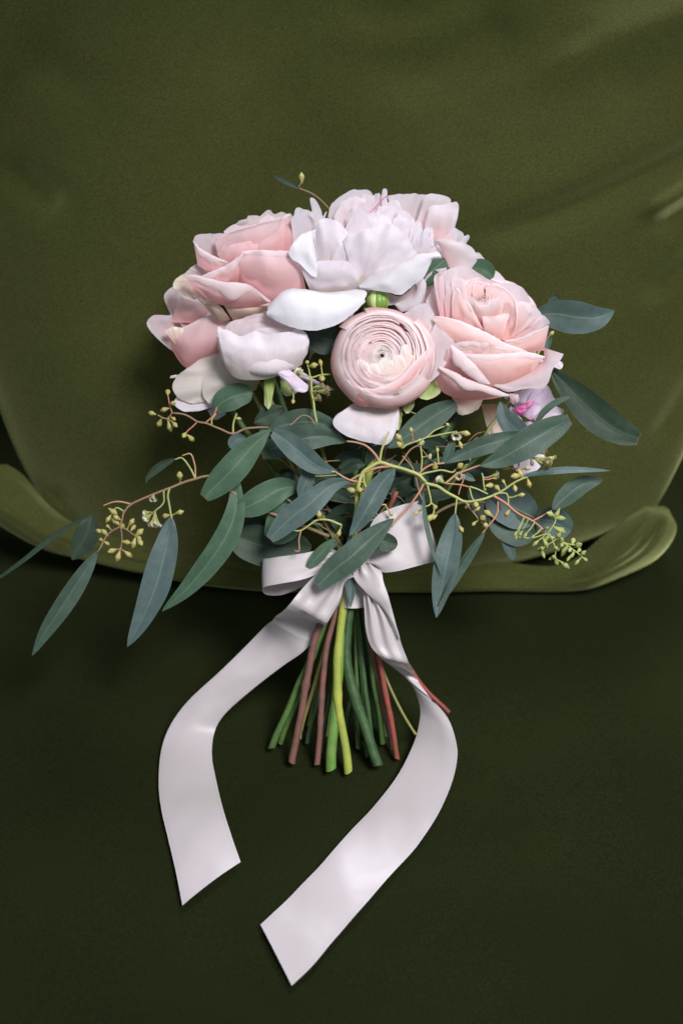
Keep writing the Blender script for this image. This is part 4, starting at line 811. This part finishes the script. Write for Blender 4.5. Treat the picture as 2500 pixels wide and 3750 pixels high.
# second left: green hanging leaf with its own petiole and the small spray above
sprig('short eucalyptus twig with a round leaf and yellow seed buds beneath the cream ranunculus', (1180, 1700, 60),
      [([(1150, 1900, 20), (980, 1860), (800, 1862), (690, 1900), (600, 1860), (500, 1820), (430, 1810), (340, 1760), (260, 1750)], .0009, .0006, M_TWIGB, Z1),
       ([(430, 1820), (370, 1870), (352, 1895)], .0005, .0005, M_TWIGR, Z1), ([(260, 1750), (245, 1690), (225, 1620)], .0005, .0004, M_TWIGR, Z1), ([(260, 1750), (215, 1790), (150, 1765)], .0005, .0005, M_TWIGB, Z1),
       ([(500, 1815), (545, 1770), (590, 1700)], .0006, .0005, M_TWIGR, Z1), ([(540, 1830), (540, 1790), (570, 1750)], .0005, .0005, M_TWIG, Z1), ([(690, 1900), (700, 1820), (718, 1750)], .0007, .0006, M_TWIG, Z1)],
      [(M_LEAFG, [(785, 1500), (820, 1470, 10), (870, 1448, 10), (926, 1440)], 92, Z0, dict(shape='oval', fold=.12)),
       (M_LEAFG, [(872, 1752), (866, 1800), (865, 1855, 10), (840, 1940, 14), (780, 2040, 14), (690, 2150), (594, 2238, -10)], 88, Z0, dict(roll=.12, d0=110))],
      buds=[(110, 1752), (200, 1725), (265, 1790), (165, 1825), (240, 1850), (275, 1832), (225, 1600), (262, 1680), (345, 1908), (392, 1932), (735, 1790)], Z=Z1, d0=60, seed=3,
      cut=(((1200, 1900, 20), (540, 1745), 0.0026, S_RED, -22, 20), dict(mid=(600, 1040))))
# centre-front sprig with big blue-green leaves
sprig('front eucalyptus sprig with broad blue green leaves crossing the bouquet centre above the bow', (1290, 1950, 150),
      [([(1290, 2030, -120), (1300, 1900, -60), (1310, 1790, 0), (1325, 1735, 0), (1355, 1710, 0), (1392, 1694, 0), (1437, 1708, 0), (1520, 1733, 0), (1561, 1767, 0)], .0014, .0011, M_TWIG, Z0),
       ([(1270, 340), (1160, 340), (1060, 420), (1095, 540)][1:] and [(820, 375), (900, 385), (980, 410), (1050, 470), (1095, 545)], .0006, .0009, M_TWIGR, Z9),
       ([(1095, 545), (1110, 440), (1140, 370), (1172, 295)], .0009, .0005, M_TWIG, Z9), ([(740, 620), (860, 690), (960, 710)], .0007, .0006, M_TWIGR, Z9),
       ([(850, 690), (950, 640), (1060, 595), (1190, 578)], .0006, .0009, M_TWIGR, Z9), ([(965, 640), (965, 710), (1010, 800), (1060, 880), (1145, 890)], .0007, .0005, M_TWIG, Z9),
       ([(370, 1095), (450, 1100), (560, 1020), (680, 1015), (780, 1060)], .0005, .0008, M_TWIG, Z9), ([(450, 1100), (435, 1180), (440, 1270), (400, 1272)], .0005, .0004, M_TWIGR, Z9)],
      [(M_LEAF, [(1266, 1618), (1200, 1600), (1120, 1605, 10), (1030, 1632), (958, 1660, -20)], 98, Z0, dict(d0=110, fold=.3, shape='blunt')),
       (M_LEAFB, [(1232, 1728), (1160, 1705), (1095, 1655, 10), (1040, 1610), (998, 1583)], 82, Z0, dict(shape='blunt')),
       (M_LEAFB, [(1284, 1757), (1210, 1780), (1130, 1848, 12), (1050, 1910), (988, 1974, -10)], 90, Z0, dict(shape='blunt')),
       (M_LEAFB, [(1445, 1716), (1390, 1780), (1345, 1860, 10), (1310, 1920), (1279, 1962)], 78, Z0, dict(shape='lance')),
       (M_LEAFB, [(1285, 1950), (1283, 2020), (1278, 2100), (1284, 2160), (1283, 2225)], 50, Z0, dict(d0=100, shape='lance')),
       (M_LEAF, [(1440, 1900), (1370, 1960), (1290, 2035, 10), (1220, 2090), (1162, 2146)], 96, Z0, dict(d0=215, shape='blunt')),
       (M_LEAFD, [(1360, 1990), (1400, 1985), (1455, 1995)], 66, Z0, dict(d0=190, shape='oval'))],
      buds=[(1188, 965), (960, 772), (870, 775), (600, 975), (762, 1128), (455, 582), (930, 770)], Z=Z9, d0=190, seed=4,
      cut=(((1310, 1900, 60), (1050, 1700), 0.0024, S_REDB, 22, 30), dict(mid=(940, 1080))))
# right spray
Z8b = [(640, 850), (595, 890), (525, 935), (620, 950), (50, 850), (205, 800), (195, 885), (410, 462), (655, 622), (712, 640), (765, 590), (610, 655), (540, 780), (205, 467), (905, 525), (865, 545), (960, 482), (1000, 440), (975, 610), (912, 700), (860, 645), (795, 852), (310, 125), (455, 195), (415, 290), (225, 330), (10, 170), (-90, 230), (85, 285), (-85, 290), (1150, 398), (790, 480), (420, 980), (550, 815), (470, 790), (160, 890), (700, 560)]
right_spray = sprig('right eucalyptus spray running below the pink rose and ending in lime green seed buds', (1500, 1740, 180),
      [([(-140, 470, 0), (0, 515), (60, 535), (120, 600), (230, 630), (300, 680), (380, 720), (460, 755), (560, 740), (680, 705), (760, 660), (860, 590), (960, 550)], .0013, .0006, M_TWIG, Z8),
       ([(680, 705), (800, 780), (900, 850), (1010, 910), (1110, 1020)], .0009, .0006, M_TWIGR, Z8), ([(1010, 910), (1090, 870), (1160, 830)], .0006, .0005, M_TWIGR, Z8),
       ([(60, 535), (160, 460), (280, 435)], .0007, .0006, M_TWIGR, Z8), ([(280, 610), (380, 530), (480, 490), (580, 455)], .0008, .0006, M_TWIGR, Z8), ([(60, 540), (180, 512), (260, 495), (345, 515), (380, 490)], .0007, .0006, M_TWIG, Z8),
       ([(120, 600), (60, 710), (0, 790), (-80, 880), (-150, 960)], .0008, .0006, M_TWIGR, Z8), ([(150, 620), (165, 760), (100, 800)], .0006, .0005, M_TWIG, Z8), ([(165, 760), (190, 790), (180, 860)], .0005, .0005, M_TWIG, Z8),
       ([(460, 755), (500, 820), (550, 880), (600, 930)], .0007, .0005, M_TWIGB, Z8), ([(720, 760), (712, 850), (650, 940), (590, 1020)], .0006, .0005, M_TWIGR, Z8), ([(690, 690), (790, 690), (812, 790)], .0005, .0005, M_TWIG, Z8),
       ([(-60, 320), (0, 280), (130, 230), (200, 170), (290, 130)], .0006, .0005, M_TWIG, Z8), ([(-120, 500), (-30, 380), (30, 320), (90, 285)], .0006, .0005, M_TWIGB, Z8), ([(130, 230), (260, 200), (370, 180)], .0005, .0005, M_TWIG, Z8),
       ([(580, 520), (600, 600), (610, 640)], .0005, .0005, M_TWIG, Z8), ([(490, 630), (560, 650), (640, 690)], .0006, .0005, M_TWIG, Z8), ([(280, 605), (400, 615), (490, 635)], .0005, .0005, M_TWIGR, Z8), ([(900, 560), (890, 480), (910, 400), (990, 380)], .0005, .0005, M_TWIGB, Z8),
       ([(90, 300), (100, 420), (95, 500)], .0005, .0005, M_TWIG, Z8), ([(385, 720), (375, 860), (370, 900)], .0006, .0005, M_TWIG, Z8), ([(-60, 380), (20, 480), (60, 620), (110, 760)], .0005, .0005, M_TWIGB, Z8),
       ([(490, 640), (520, 720), (545, 760)], .0005, .0005, M_TWIG, Z8), ([(400, 570), (440, 540), (400, 700)], .0005, .0004, M_TWIGR, Z8)],
      [(M_LEAF, [(1626, 1696), (1700, 1660), (1770, 1632, 8), (1850, 1610), (1915, 1590)], 66, Z0, dict(shape='blunt')),
       (M_LEAF, [(1757, 1706), (1830, 1680), (1920, 1630, 12), (2010, 1575), (2084, 1535)], 104, Z0, dict(shape='blunt', d0=215)),
       (M_LEAFB, [(1830, 1470), (1850, 1530), (1900, 1580), (1950, 1600)], 76, Z0, dict(shape='blunt', d0=130)),
       (M_LEAF, [(1948, 1570), (1990, 1510), (2035, 1475), (2083, 1454)], 28, Z0, dict(shape='blunt', roll=.5, d0=160)),
       (M_LEAFB, [(1900, 1745), (1990, 1730), (2100, 1722), (2237, 1724)], 30, Z0, dict(roll=.7)),
       (M_LEAF, [(2022, 1866), (2070, 1820), (2130, 1775), (2207, 1757)], 72, Z0, dict(d0=130)),
       (M_LEAFB, [(1666, 1880), (1655, 1960), (1635, 2060, 10), (1615, 2160), (1596, 2262)], 88, Z0, dict(shape='lance', d0=190)),
       (M_LEAF, [(1775, 1945), (1730, 2010), (1685, 2080), (1640, 2160), (1605, 2218)], 44, Z0, dict(roll=.6, d0=200)),
       (M_LEAF, [(1548, 1800), (1556, 1900), (1580, 2010), (1600, 2060), (1622, 2110)], 18, Z0, dict(d0=215, roll=.4)),
       (M_LEAF, [(1420, 1640), (1500, 1590), (1580, 1530), (1668, 1478)], 92, Z0, dict(d0=60, shape='blunt')),
       (M_LEAF, [(1625, 1700), (1645, 1650), (1668, 1598)], 34, Z0, dict(d0=170)),
       (M_LEAFB, [(1690, 1730), (1720, 1750), (1740, 1760)], 26, Z0, dict(d0=160))],
      buds=Z8b, blos=[(160, 385), (245, 575), (710, 535), (380, 215), (400, 545), (90, 270)], tblos=[(1100, 345), (1110, 420), (1180, 400), (1090, 440), (1140, 440)],
      gbuds=[(865, 1020), (905, 1020), (945, 1030), (870, 1050), (1010, 1040), (1030, 1095), (1060, 1000), (1120, 975)], Z=Z8, d0=180, seed=5,
      cut=(((1450, 1800, 100), (1380, 1410), 0.0020, S_REDB, 30, 25), dict(mid=(1160, 1170), eh=0.02)))
sprig('small cluster of lime green seed buds at the end of the right eucalyptus spray', (2000, 1960, 150),
      [([(1110, 1020), (1250, 1080), (1340, 1150), (1420, 1220)], .0006, .0004, M_TWIG, Z8), ([(1110, 1020), (1000, 1060), (900, 1050)], .0005, .0004, M_TWIG, Z8),
       ([(1130, 1020), (1190, 930), (1200, 880)], .0005, .0004, M_TWIG, Z8), ([(1150, 1040), (1190, 1140), (1190, 1210)], .0005, .0004, M_TWIG, Z8), ([(1250, 1080), (1300, 1100), (1360, 1110)], .0004, .0004, M_TWIG, Z8), ([(1200, 1060), (1120, 1110), (1080, 1150)], .0004, .0004, M_TWIG, Z8)],
      [], gbuds=[(1155, 860), (1205, 855), (1228, 890), (1225, 990), (1235, 985), (1215, 1035), (1110, 1095), (1160, 1060), (1240, 1070), (1245, 1105), (1335, 1080), (1080, 1140), (1060, 1150), (1090, 1185), (1195, 1140), (1205, 1145), (1265, 1160), (1310, 1150), (1375, 1115), (1385, 1155), (1415, 1180), (1330, 1195), (1180, 1210), (1200, 1250), (1435, 1230), (1370, 1250), (1270, 1275), (1160, 1220), (1300, 1220), (1120, 1060)],
      Z=Z8, d0=180, seed=6, bs=0.0044, into=right_spray)
# upper right leaves
sprig('eucalyptus sprig behind the right rose showing two large leaves pointing right', (1900, 1500, -60),
      [([(1640, 1800, -60), (1800, 1560, -40), (1940, 1350, -20), (1990, 1250, -20)], .0012, .0008, M_TWIG, Z0), ([(1940, 1350), (1980, 1340), (2020, 1352)], .0008, .0007, M_TWIG, Z0), ([(1960, 1300), (1950, 1200), (1965, 1150)], .0008, .0006, M_TWIG, Z0)],
      [(M_LEAFD, [(2012, 1350), (2080, 1420, 10), (2160, 1500, 16), (2250, 1570, 10), (2337, 1608, -5)], 118, Z0, dict(d0=40, roll=-.1, shape='blunt')),
       (M_LEAFB, [(1950, 1160), (2030, 1150, 8), (2100, 1160, 8), (2180, 1165), (2248, 1139, -10)], 122, Z0, dict(d0=0, roll=-.1, shape='lance')),
       (M_LEAFD, [(2005, 1110), (2030, 1085), (2050, 1100)], 22, Z0, dict(d0=-40)),
       (M_LEAFB, [(1990, 1210), (2003, 1240), (1995, 1290)], 34, Z0, dict(d0=-30)),
       (M_LEAFG, [(1540, 1040), (1590, 985, 5), (1630, 950)], 90, Z0, dict(d0=40, shape='oval')),
       (M_LEAFG, [(1720, 985), (1760, 985), (1806, 1015)], 76, Z0, dict(d0=20, shape='oval'))], Z=Z0, d0=0, seed=7, buds=[(2018, 1222)])
# lower right blue round leaves in the shade
sprig('shaded round leaved eucalyptus sprig hanging low at the right, behind the bud cluster', (1700, 1850, -60),
      [([(1500, 1950, 0), (1650, 1850, 0), (1780, 1840, 0), (1880, 1860, 0), (1960, 1900, 0)], .0012, .0007, M_TWIGB, Z0)],
      [(M_LEAFB, [(1790, 1800), (1860, 1850, 8), (1960, 1900)], 150, Z0, dict(shape='oval')), (M_LEAFB, [(1960, 1900), (2020, 1910), (2090, 1945)], 110, Z0, dict(shape='oval', d0=0)),
       (M_LEAF, [(1820, 1850), (1860, 1920), (1960, 1960)], 130, Z0, dict(shape='oval')), (M_LEAFB, [(1838, 1940), (1855, 1990), (1880, 2050)], 42, Z0, dict(roll=.3, shape='blunt')),
       (M_LEAF, [(1720, 1780), (1780, 1850), (1820, 1920)], 90, Z0, dict(shape='oval'))], Z=Z0, d0=-20, seed=8)
# left centre leaves
sprig('eucalyptus sprig with wide dark teal leaves on the left of the bouquet centre', (1250, 1960, 20),
      [([(1290, 2030, -60), (1200, 1860, -20), (1120, 1720, 0), (1020, 1580, 0), (940, 1545, 0)], .0013, .0008, M_TWIGB, Z0)],
      [(M_LEAFG, [(990, 1572), (920, 1640, 8), (850, 1720, 14), (790, 1780), (748, 1822, -5)], 104, Z0, dict(shape='blunt', d0=140)),
       (M_LEAF, [(985, 1575), (1050, 1555), (1120, 1545, 8), (1200, 1560), (1250, 1600)], 95, Z0, dict(d0=80)),
       (M_LEAFG, [(1110, 1780), (1030, 1790), (950, 1835, 10), (868, 1872)], 105, Z0, dict(d0=110, shape='blunt')),
       (M_LEAFG, [(1080, 1790), (1060, 1880), (1020, 1940), (985, 1975)], 130, Z0, dict(d0=70, shape='blunt')),
       (M_LEAFB, [(1130, 1690), (1125, 1750), (1110, 1790), (1102, 1840)], 54, Z0, dict(d0=150)),
       (M_LEAFD, [(840, 1960), (930, 1990), (1040, 2010), (1140, 2000)], 150, Z0, dict(d0=20, shape='oval')),
       (M_LEAFD, [(830, 1900), (900, 1930), (980, 1930)], 130, Z0, dict(d0=0, shape='oval')),
       (M_LEAFG, [(1225, 1970), (1180, 2020), (1128, 2076)], 46, Z0, dict(d0=160, shape='blunt')),
       (M_LEAFG, [(1235, 1985), (1200, 2010), (1160, 2050)], 30, Z0, dict(d0=130)),
       (M_LEAFD, [(1040, 1495), (990, 1520), (930, 1550)], 70, Z0, dict(d0=60)), (M_LEAFG, [(1045, 1490), (1000, 1560), (940, 1600)], 60, Z0, dict(d0=50)),
       (M_LEAFB, [(840, 1640), (870, 1610), (900, 1600)], 50, Z0, dict(d0=60)),
       (M_LEAFD, [(1130, 1220), (1180, 1240), (1240, 1250)], 110, Z0, dict(d0=60, shape='oval'))], Z=Z0, d0=20, seed=9,
      cut=(((1240, 1950, 0), (700, 1560), 0.0030, S_DARK, 0, -20), dict(mid=(780, 1180))))
# small flowering twigs under the white ranunculus
sprig('tiny flowering twig with fluffy blossoms between the white cup and the pink ranunculus', (1150, 1560, 60),
      [([(1390, 1470), (1310, 1480), (1250, 1492), (1235, 1440), (1228, 1400)], .0006, .0005, M_TWIG, Z1), ([(1250, 1492), (1250, 1600), (1270, 1700), (1292, 1820)], .0007, .0008, M_TWIG, Z1),
       ([(1100, 1840), (1180, 1770), (1240, 1780), (1275, 1830)], .0005, .0005, M_TWIGB, Z1), ([(1250, 1492), (1210, 1480), (1180, 1470)], .0005, .0005, M_TWIG, Z1), ([(1120, 1580), (1125, 1620), (1122, 1650)], .0006, .0005, M_TWIG, Z1)],
      [], buds=[(1225, 1385), (1270, 1408), (1123, 1665), (1320, 1390), (1330, 1500)], blos=[(1165, 1458), (1160, 1545)], tblos=[(1305, 1640), (1325, 1560), (1360, 1590), (1280, 1600)], Z=Z1, d0=140, seed=10)
sprig('single thin pale leaf and bud sticking up alone above the left rose', (1150, 900, -60),
      [([(1240, 800, 0), (1160, 720, 0), (1097, 690, 0), (1106, 668, 0)], .0004, .0005, M_TWIGB, Z0)],
      [(M_LEAFB, [(1097, 690), (1060, 672), (1030, 658), (998, 641)], 18, Z0, dict(roll=.5))], buds=[(1104, 650)], Z=Z0, d0=-60, seed=11, bs=.0038, jit=2)
# shaded inner sprigs filling the heart of the bouquet
rn = random.Random(77)
inner = [('leafy inner eucalyptus sprig in deep shade directly under the pink ranunculus', (1360, 1560), (900, 1700)), ('leafy inner eucalyptus sprig in shade under the cream ranunculus', (1000, 1600), (850, 1500)),
         ('leafy inner eucalyptus sprig in shade under the right rose', (1750, 1600), (1000, 1400)), ('fine twiggy inner sprig in shade above the right bow loop', (1560, 1700), (880, 1500)),
         ('fine twiggy inner sprig in shade above the left bow loop', (1120, 1780), (480, 1450)), ('leafy inner sprig far back between the peony and right rose', (1480, 1250), (800, 1500))]
for k, (lb, tp, ce) in enumerate(inner):
    lv = []; st = [([(1290, 2050, 0), ((1290 + tp[0]) / 2 + rn.uniform(-30, 30), (2050 + tp[1]) / 2, 0), (tp[0], tp[1], 0)], .0012, .0007, M_TWIGB, Z0)]
    for i in range(12):
        t_ = rn.uniform(0.3, 1.0); bx = 1290 + (tp[0] - 1290) * t_; by = 2030 + (tp[1] - 2030) * t_; an = rn.uniform(0, 6.283); ln = rn.uniform(90, 190)
        ex = bx + math.cos(an) * ln * 1.2; ey = by + math.sin(an) * ln * 0.6
        ex = min(max(ex, 930), 1860); ey = min(max(ey, 1400 if k != 5 else 1100), 2000 if abs(ex - 1290) < 250 else 1930)
        dd = rn.uniform(-90, 40) if i % 2 else rn.uniform(30, 110)
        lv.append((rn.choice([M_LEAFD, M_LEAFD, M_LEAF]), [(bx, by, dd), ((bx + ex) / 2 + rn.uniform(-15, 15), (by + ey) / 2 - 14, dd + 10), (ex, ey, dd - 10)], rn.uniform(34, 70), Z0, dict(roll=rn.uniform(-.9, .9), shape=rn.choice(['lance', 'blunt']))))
    for i in range(11):
        t_ = rn.uniform(0.2, 0.95); bx = 1290 + (tp[0] - 1290) * t_; by = 2050 + (tp[1] - 2050) * t_; dd = rn.uniform(-20, 120)
        ex = min(max(bx + rn.uniform(-160, 160), 960), 1820); ey = min(by + rn.uniform(-90, 40), 1960)
        st.append(([(bx, by, dd * .4), ((bx + ex) / 2, (by + ey) / 2 - rn.uniform(-15, 25), dd), (ex, ey, dd)], .0005, .0003, rn.choice([M_TWIGB, M_TWIGB, M_TWIG]), Z0))
    ends = [((430, 1580), S_OLIVE, -32, 0.0018), ((570, 1660), S_DARK, -18, 0.0020), ((800, 1640), S_GREEN, 10, 0.0022), ((860, 1690), S_DARK, 14, 0.0019), ((480, 1600), S_DARK, -30, 0.0021), ((980, 1560), S_GREEN, 28, 0.0019)][k]
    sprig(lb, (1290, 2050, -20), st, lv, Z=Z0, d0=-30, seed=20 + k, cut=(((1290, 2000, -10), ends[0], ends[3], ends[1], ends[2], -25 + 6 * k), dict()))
# extra cut stems seen below the ribbon (their sprigs are inside the bouquet)
ex = thing('eucalyptus_sprig', 'bare woody eucalyptus stalks whose ends show lower right of the ribbon wrap', 'eucalyptus', P(1330, 2300, 0), 'eucalyptus sprigs in the bouquet')
stem(ex, (1330, 1950, 0), (1170, 1550), 0.0011, S_OLIVE, 26, -10, mid=(985, 1200), eh=0.012)
stem(ex, (1280, 1950, 0), (850, 1560), 0.0034, S_GREEN, 8, -20, mid=(790, 1100))
stem(ex, (1300, 1950, 0), (1010, 1640), 0.0018, S_RED, 24, 5, mid=(900, 1040))

# ------------------------------------------------------------------ ribbon
rib = thing('ribbon', 'cream satin ribbon tied in a bow round the stems with two long tails', 'ribbon', P(1300, 2100, 60))
def strip(eA, eB, name, n=60, nu=9, sag=0.0, seed=0, pleat=(0.0022, 0)):
    nu = max(nu, 21)
    A_ = spline(eA, n); B_ = spline(eB, n); rows = []
    for i in range(n):
        row = []
        tg = ((A_[min(i + 1, n - 1)] - A_[max(i - 1, 0)]) + (B_[min(i + 1, n - 1)] - B_[max(i - 1, 0)])).normalized()
        sd = (B_[i] - A_[i]); nn = tg.cross(sd); nn = nn.normalized() if nn.length > 1e-9 else Vector((0, 0, 1))
        if nn.z < 0: nn = -nn
        for k in range(nu):
            u = k / (nu - 1); row.append(A_[i].lerp(B_[i], u) + nn * ((pleat[0] * math.exp(-(i / n / 0.13) ** 2) + pleat[1] * math.exp(-((n - 1 - i) / n / 0.13) ** 2)) * math.sin(u * 15 + seed * 2 + i * .05) + sag * 4 * u * (1 - u) + 0.0016 * noise.noise(Vector((i * 0.055, u * 0.9, seed * 3))) + 0.0006 * noise.noise(Vector((i * 0.12, u * 2, seed)))))
        rows.append(row)
    o = grid(rows, name, M_SATIN, rib)
    
    return o
def z4(x, y, d): q = zs(Z4, (x, y)); return P(q.x, q.y, d)
def zr(x, y, h): q = zs(ZR, (x, y)); return G(q.x, q.y, h)
def zrw(x, y, h): return zr(x, y, h)
def z4h(x, y, h): q = zs(Z4, (x, y)); return G(q.x, q.y, h)
# wrap round the stems
rows = []
for j in range(12):
    v = j / 11; row = []
    for i in range(41):
        a = 2 * math.pi * i / 40; rr_ = 54 + 4 * v + 1.5 * math.sin(j * 2.1 + a * 2)
        row.append(P(BIND[0] + 2 + rr_ * math.cos(a), 2000 + 222 * v - 4 * math.cos(a) ** 2 + 6 * math.sin(a), BIND[2] - 20 * v * 0 + rr_ * math.sin(a)))
    rows.append(row)
grid(rows, 'wrap', M_SATIN, rib)
# knot
rows = []
for j in range(14):
    v = j / 13; row = []
    for i in range(25):
        a = 2 * math.pi * i / 24; r1 = (26 + 16 * math.sin(math.pi * v)) * (1 + 0.12 * math.sin(4 * a + v * 3))
        row.append(P(1250 + 115 * v + 0.25 * r1 * math.cos(a), 2075 - 18 * v + r1 * math.cos(a), 92 + r1 * 0.75 * math.sin(a)))
    rows.append(row)
grid(rows, 'knot', M_SATIN, rib)
strip([z4(740, 430, 110), z4(620, 370, 130), z4(450, 395, 140), z4(300, 415, 130), z4(220, 428, 95), z4(198, 430, 50), z4(260, 440, 5), z4(450, 450, -20), z4(700, 470, 10)],
      [z4(740, 500, 120), z4(620, 500, 150), z4(450, 560, 165), z4(300, 590, 160), z4(215, 608, 130), z4(194, 632, 90), z4(225, 660, 50), z4(330, 655, 15), z4(520, 580, 0), z4(700, 520, 20)], 'bow_loop', 70, 9, 0, 1, (0.0024, 0.0024))
strip([z4(830, 470, 110), z4(900, 485, 132), z4(960, 516, 145), z4(1060, 506, 150), z4(1200, 470, 135), z4(1300, 445, 100), z4(1322, 440, 55), z4(1270, 440, 5), z4(1080, 460, -35), z4(880, 480, 0)],
      [z4(830, 420, 105), z4(858, 350, 135), z4(872, 240, 150), z4(930, 150, 155), z4(1040, 98, 145), z4(1150, 68, 110), z4(1196, 58, 70), z4(1190, 70, 20), z4(1050, 180, -40), z4(880, 400, 0)], 'bow_loop', 70, 13, 0, 2, (0.0026, 0.0026))
# left tail
strip([z4(770, 460, 118), z4(650, 450, 150), z4(540, 530, 170), z4(440, 630, 175), z4(330, 760, 160), z4h(199, 871, .060), zr(380, 180, .040), zr(230, 320, .022), zr(150, 430, .010), zr(110, 540, .004), zr(98, 680, .003), zr(110, 800, .004), zr(140, 930, .003), zr(175, 1080, .003), zr(203, 1225, .003)],
      [z4(800, 530, 110), z4(715, 575, 120), z4(695, 680, 125), z4(650, 770, 125), z4(600, 850, 115), z4h(575, 878, .072), zr(740, 100, .060), zr(640, 170, .047), zr(500, 280, .030), zr(390, 380, .016), zr(345, 460, .007), zr(333, 560, .004), zr(350, 660, .004), zr(380, 790, .005), zr(420, 920, .004), zr(460, 1033, .003)], 'tail', 110, 11, .0015, 3)
# right tail: the short flap beside the knot, then the length that curls over the seat
strip([z4(790, 470, 112), z4(775, 545, 125), z4(850, 640, 140), z4(950, 735, 140), z4(1030, 850, 135), z4(1060, 930, 120)],
      [z4(880, 440, 112), z4(945, 500, 140), z4(965, 580, 150), z4(1000, 680, 150), z4(1044, 850, 136), z4(1068, 935, 120)], 'tail', 50, 9, .001, 4)
strip([z4(830, 560, 100), z4(838, 660, 118), z4(842, 740, 122), z4(850, 870, 115), z4(880, 980, 105), z4(950, 1062, 95), zr(1120, 165, .050), zr(1200, 230, .040), zr(1243, 330, .027), zr(1250, 400, .019), zr(1225, 510, .009), zr(1160, 640, .005), zr(1060, 770, .004), zr(950, 890, .003), zr(820, 1040, .004), zr(700, 1160, .003), zr(620, 1240, .003), zr(547, 1310, .003)],
      [z4(880, 590, 100), z4(940, 690, 120), z4(1010, 790, 126), z4(1050, 880, 120), z4(1085, 990, 105), z4(1140, 1130, 85), zr(1230, 215, .044), zr(1290, 300, .036), zr(1370, 400, .028), zr(1408, 500, .022), zr(1415, 580, .016), zr(1390, 690, .009), zr(1330, 820, .005), zr(1240, 960, .003), zr(1130, 1080, .003), zr(1000, 1230, .004), zr(870, 1380, .003), zr(780, 1490, .003), zr(685, 1578, .003)], 'tail', 130, 11, .0012, 5)
